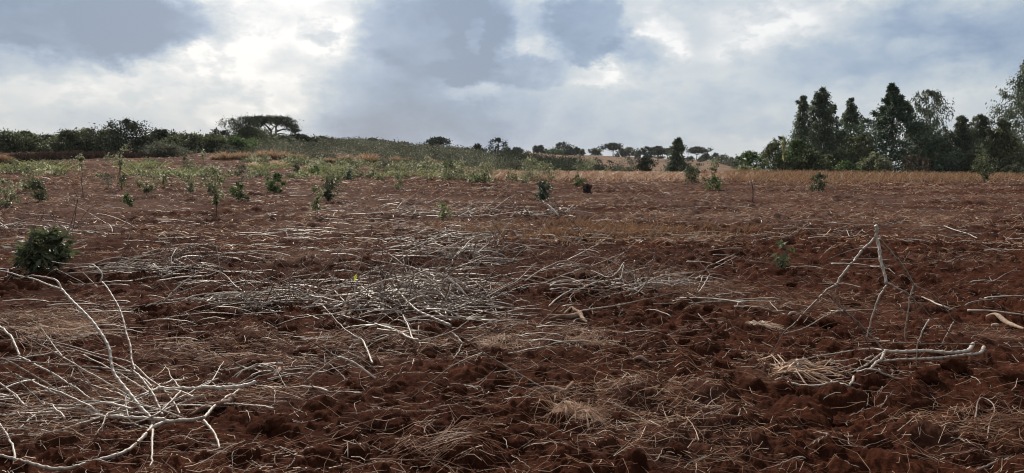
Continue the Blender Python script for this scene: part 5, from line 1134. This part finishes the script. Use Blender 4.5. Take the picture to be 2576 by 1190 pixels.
    tuft((1480, 870), 200, .28, .25, 'curly dry rootlets below the tan swollen roots', 37, (.4, .9))
    tuft((1270, 880), 130, .35, .5, 'dry grass wisp at the right foot of the big middle heap', 38, (.5, .85), 1.9)
    # loose clods
    spots = [(433, 845), (515, 858), (490, 800), (560, 812), (640, 925), (770, 890), (610, 850), (240, 880), (300, 740), (1180, 880), (1260, 935), (1080, 900), (1310, 1010), (1360, 940), (1640, 985), (1480, 960), (1720, 880), (1780, 795), (1880, 780), (1950, 1060), (2120, 1060), (2280, 1060), (2450, 1120), (2540, 960), (2400, 935), (2140, 770), (1990, 720), (1560, 895), (1790, 660), (900, 985), (1150, 1000), (980, 1030), (700, 1075), (620, 1150), (1210, 1120), (1420, 1120), (1700, 1140), (2000, 1150), (2330, 960), (560, 745), (700, 700), (850, 700), (1400, 735), (2080, 835), (1850, 900), (2200, 985), (1060, 1165), (1560, 1060)]
    for i, (u, v) in enumerate(spots):
        r = np.random.default_rng(900 + i); c = G(u, v); s = r.uniform(.035, .085)
        nu, nv = 26, 16; a, b = np.meshgrid(np.linspace(0, 2 * np.pi, nu, endpoint=False), np.linspace(-.5 * np.pi, .5 * np.pi, nv)); X = np.cos(b) * np.cos(a); Y = np.cos(b) * np.sin(a); Z = np.sin(b)
        k = 1 + .5 * (fbm(X * 1.7 + 3 * Z + 10 * i, Y * 1.7 - 2 * Z, i, 3) - .5) + .28 * (fbm(X * 6 + Z * 4, Y * 6 + Z * 5, i + 3, 2) - .5)
        V = np.stack([X * k * s * r.uniform(.9, 1.4), Y * k * s * r.uniform(.9, 1.3), Z * k * s * r.uniform(.6, .85)], -1).reshape(-1, 3)
        ii = np.arange(nv - 1)[:, None] * nu; jj = np.arange(nu)[None]; j2 = (jj + 1) % nu; Q = np.stack([ii + jj, ii + j2, ii + nu + j2, ii + nu + jj], -1).reshape(-1, 4)
        mb = MB(); mb.add(V, Q, .5); o = mb.build('soil_clod', M['soil']); o.location = (c[0], c[1], float(gz(c[:1], c[1:2])[0]) + s * .22); tag(o, 'large dark red clod lying loose on the tilled soil', 'clod', 'large loose soil clods')
M['leafy'] = leafmat('yellow_leaf', [(0, (.25, .28, .04)), (1, (.36, .38, .06))], .5, .4, .4)

SUN_AZ, SUN_EL = -17.0, 36.0
def make_world():
    w = bpy.data.worlds.new('World'); SC.world = w; w.use_nodes = True
    nt = w.node_tree; nt.nodes.clear(); L = nt.links.new
    sky = N(nt, 'ShaderNodeTexSky', sky_type='NISHITA'); sky.sun_disc = False
    sky.sun_elevation = math.radians(SUN_EL); sky.sun_rotation = math.radians(SUN_AZ); sky.dust_density = 2.0; sky.air_density = 1.2
    bg1 = N(nt, 'ShaderNodeBackground'); bg1.inputs[1].default_value = .1; L(sky.outputs[0], bg1.inputs[0])
    tc = N(nt, 'ShaderNodeTexCoord'); sep = N(nt, 'ShaderNodeSeparateXYZ'); L(tc.outputs['Generated'], sep.inputs[0])
    m = lambda op, a, b=None, c=None, cl=False: mth(nt, op, a, b, c, cl)
    x, y, z = sep.outputs
    az = m('ARCTAN2', x, y); el = m('ARCSINE', z)
    # cloud noise lives on direction, stretched along the horizon
    cmb = N(nt, 'ShaderNodeCombineXYZ'); L(m('MULTIPLY', az, 1.0), cmb.inputs[0]); L(m('MULTIPLY', el, 1.7), cmb.inputs[1])
    v = cmb.outputs[0]
    nw = N(nt, 'ShaderNodeTexNoise'); nw.inputs['Scale'].default_value = 7; nw.inputs['Detail'].default_value = 6; nw.inputs['Roughness'].default_value = .62; L(v, nw.inputs['Vector'])
    sw = N(nt, 'ShaderNodeSeparateXYZ'); L(nw.outputs['Color'], sw.inputs[0])
    azw = m('ADD', az, m('MULTIPLY', m('SUBTRACT', sw.outputs[0], .5), .13)); elw = m('ADD', el, m('MULTIPLY', m('SUBTRACT', sw.outputs[1], .5), .085))
    n2w = N(nt, 'ShaderNodeTexNoise'); n2w.inputs['Scale'].default_value = 26; n2w.inputs['Detail'].default_value = 5; n2w.inputs['Roughness'].default_value = .65; L(v, n2w.inputs['Vector'])
    s2 = N(nt, 'ShaderNodeSeparateXYZ'); L(n2w.outputs['Color'], s2.inputs[0])
    azw = m('ADD', azw, m('MULTIPLY', m('SUBTRACT', s2.outputs[0], .5), .045)); elw = m('ADD', elw, m('MULTIPLY', m('SUBTRACT', s2.outputs[1], .5), .035))
    big = noise(nt, v, 3.2, 6, .6); mid = noise(nt, v, 11, 6, .6); finen = noise(nt, v, 30, 5, .6)
    def ang(u, vv):
        a = math.atan((u - 1288) / F); d = ray(u, vv); return a, math.asin(d[2] / np.linalg.norm(d))
    def blob(u, vv, ru, rv, soft=.5, warp=True):
        a, e = ang(u, vv); A, E = (azw, elw) if warp else (az, el)
        soft = min(.98, soft + .2)
        q = m('ADD', m('POWER', m('DIVIDE', m('SUBTRACT', A, a), ru / F), 2.0), m('POWER', m('DIVIDE', m('SUBTRACT', E, e), rv / F), 2.0))
        mr = N(nt, 'ShaderNodeMapRange', interpolation_type='SMOOTHSTEP'); L(q, mr.inputs[0])
        mr.inputs[1].default_value = 1 + soft; mr.inputs[2].default_value = max(0, 1 - soft); mr.inputs[3].default_value = 0; mr.inputs[4].default_value = 1
        return mr.outputs[0]
    dark = [ (150, 30, 400, 95, .5, .95), (380, 60, 150, 80, .35, .5), (30, 145, 120, 40, .8, .35),
             (1090, 90, 200, 130, .45, .75), (1230, 60, 120, 90, .4, .35), (1270, 180, 210, 42, .5, .55), (940, 240, 120, 110, .9, .35), (1080, 290, 240, 90, .9, .35),
             (1460, 60, 125, 85, .45, .85), (1590, 130, 90, 45, .6, .45), (2210, 130, 230, 85, .8, .55), (2340, 90, 110, 60, .8, .25), (2540, 90, 130, 80, .7, .6), (1950, 190, 160, 60, .95, .22),
             (480, 235, 150, 40, .9, .2), (1650, 300, 330, 60, .95, .2), (1110, 350, 420, 60, .95, .25), (250, 300, 170, 40, .9, .18), (815, 85, 40, 22, .6, .35), (1080, 20, 60, 40, .6, .2), (860, 175, 90, 40, .8, .1)]
    dark += [(1120, 150, 330, 200, .9, .42), (120, 20, 470, 130, .8, .3), (1000, 330, 230, 90, .95, .25)]
    bright = [ (700, 10, 230, 150, .9, .17), (720, -70, 420, 300, .95, .12), (870, 110, 75, 62, .9, .14), (300, 190, 280, 70, .9, .09), (560, 280, 60, 22, .9, .10), (1330, 55, 36, 70, .9, .16), (1190, 105, 26, 26, .9, .26), (1240, 158, 50, 16, .9, .16), (1360, 120, 60, 30, .8, .12), (1470, 180, 90, 30, .8, .25),
               (1660, 90, 60, 60, .8, .25), (1950, 90, 240, 100, .95, .12), (1200, 235, 60, 30, .7, .22), (2420, 60, 80, 40, .8, .18), (2330, 130, 80, 26, .7, .22), (640, 190, 260, 90, .95, .05), (2050, 60, 130, 40, .9, .1) ]
    B = m('ADD', .69, m('MULTIPLY', m('SUBTRACT', big, .5), .38)); B = m('ADD', B, m('MULTIPLY', m('SUBTRACT', mid, .5), .34))
    for (u, vv, ru, rv, s, k) in bright: B = m('ADD', B, m('MULTIPLY', blob(u, vv, ru, rv, s), k))
    for (u, vv, ru, rv, s, k) in dark:
        q = blob(u, vv, ru, rv, s * (.75 if k > .7 else 1)); B = m('SUBTRACT', B, m('MULTIPLY', q, k * .52))
        if k > .5: B = m('ADD', B, m('MULTIPLY', m('MULTIPLY', q, m('SUBTRACT', 1.0, q)), .42 if u < 1700 else .15))
    # cumulus modelling inside the bright parts
    B = m('ADD', B, m('MULTIPLY', m('SUBTRACT', finen, .5), .30))
    bil = m('ABSOLUTE', m('SUBTRACT', noise(nt, v, 15, 5, .55), .5))
    B = m('ADD', B, m('MULTIPLY', m('SUBTRACT', .10, bil), m('MULTIPLY', m('MAXIMUM', m('SUBTRACT', B, .5), 0), 3.0)))
    # towards the sun the veil is brighter
    sa, se = math.radians(SUN_AZ), math.radians(SUN_EL)
    sd = (math.sin(sa) * math.cos(se), math.cos(sa) * math.cos(se), math.sin(se))
    dt = N(nt, 'ShaderNodeVectorMath', operation='DOT_PRODUCT'); L(tc.outputs['Generated'], dt.inputs[0]); dt.inputs[1].default_value = sd
    glow = m('POWER', m('MAXIMUM', dt.outputs['Value'], 0), 30)
    side = m('ADD', .72, m('MULTIPLY', y, .25))  # unseen sky behind the camera dimmed to cut fill light on the soil
    col = ramp(nt, B, [(0.0, (.20, .285, .43)), (.18, (.265, .365, .53)), (.40, (.38, .48, .635)), (.58, (.51, .595, .695)), (.76, (.655, .71, .765)), (.90, (.82, .84, .87)), (1.0, (1.0, 1.0, 1.0))])
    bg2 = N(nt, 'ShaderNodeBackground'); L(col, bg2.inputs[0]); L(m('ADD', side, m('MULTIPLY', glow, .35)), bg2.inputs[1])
    mx = N(nt, 'ShaderNodeMixShader'); mx.inputs[0].default_value = .88
    L(bg1.outputs[0], mx.inputs[1]); L(bg2.outputs[0], mx.inputs[2])
    o = N(nt, 'ShaderNodeOutputWorld'); L(mx.outputs[0], o.inputs[0])
    # sun through thin cloud
    ld = bpy.data.lights.new('sun', 'SUN'); ld.energy = 5.0; ld.angle = math.radians(1.5); ld.color = (1.0, .92, .80)
    lo = bpy.data.objects.new('sun', ld); COL.objects.link(lo)
    from mathutils import Vector
    lo.rotation_euler = Vector(sd).to_track_quat('Z', 'Y').to_euler(); lo.location = (0, 0, 50)

def make_camera():
    cd = bpy.data.cameras.new('camera'); cd.sensor_fit = 'HORIZONTAL'; cd.sensor_width = 36; cd.lens = 36 * F / 2576
    cd.clip_start = .05; cd.clip_end = 12000
    c = bpy.data.objects.new('camera', cd); COL.objects.link(c); c.location = (0, 0, HC)
    c.rotation_euler = (math.pi / 2 - PITCH, 0, 0); SC.camera = c

def make_haze():
    m = bpy.data.materials.new('thin_haze'); nt = nodes(m)
    v = N(nt, 'ShaderNodeVolumePrincipled'); v.inputs['Color'].default_value = (.93, .96, 1., 1); v.inputs['Density'].default_value = .00012
    o = N(nt, 'ShaderNodeOutputMaterial'); nt.links.new(v.outputs[0], o.inputs['Volume'])
    X = 1720; z0, z1 = -60, 40
    V = np.array([(x, y, z) for z in (z0, z1) for (x, y) in ((-X, -X), (X, -X), (X, X), (-X, X))], float)
    mb = MB(); mb.add(V, [(3, 2, 1, 0), (4, 5, 6, 7), (0, 1, 5, 4), (1, 2, 6, 5), (2, 3, 7, 6), (3, 0, 4, 7)])
    tag(mb.build('haze', m, smooth=False), 'faint haze that pales the far hill and trees', None, None, 'stuff')
make_camera(); make_world(); make_haze()
make_ground(); make_grove(); make_hedge(); make_hill_trees(); make_saplings(); make_cover(); make_litter(); make_stems(); make_small()
vs = SC.view_settings; vs.view_transform = 'Standard'; vs.look = 'None'; vs.exposure = 0; vs.gamma = 1; vs.use_curve_mapping = False
SC.cycles.max_bounces = 5; SC.cycles.transparent_max_bounces = 4
SC.cycles.use_denoising = True; SC.cycles.filter_width = 1.1; SC.cycles.sample_clamp_indirect = 4
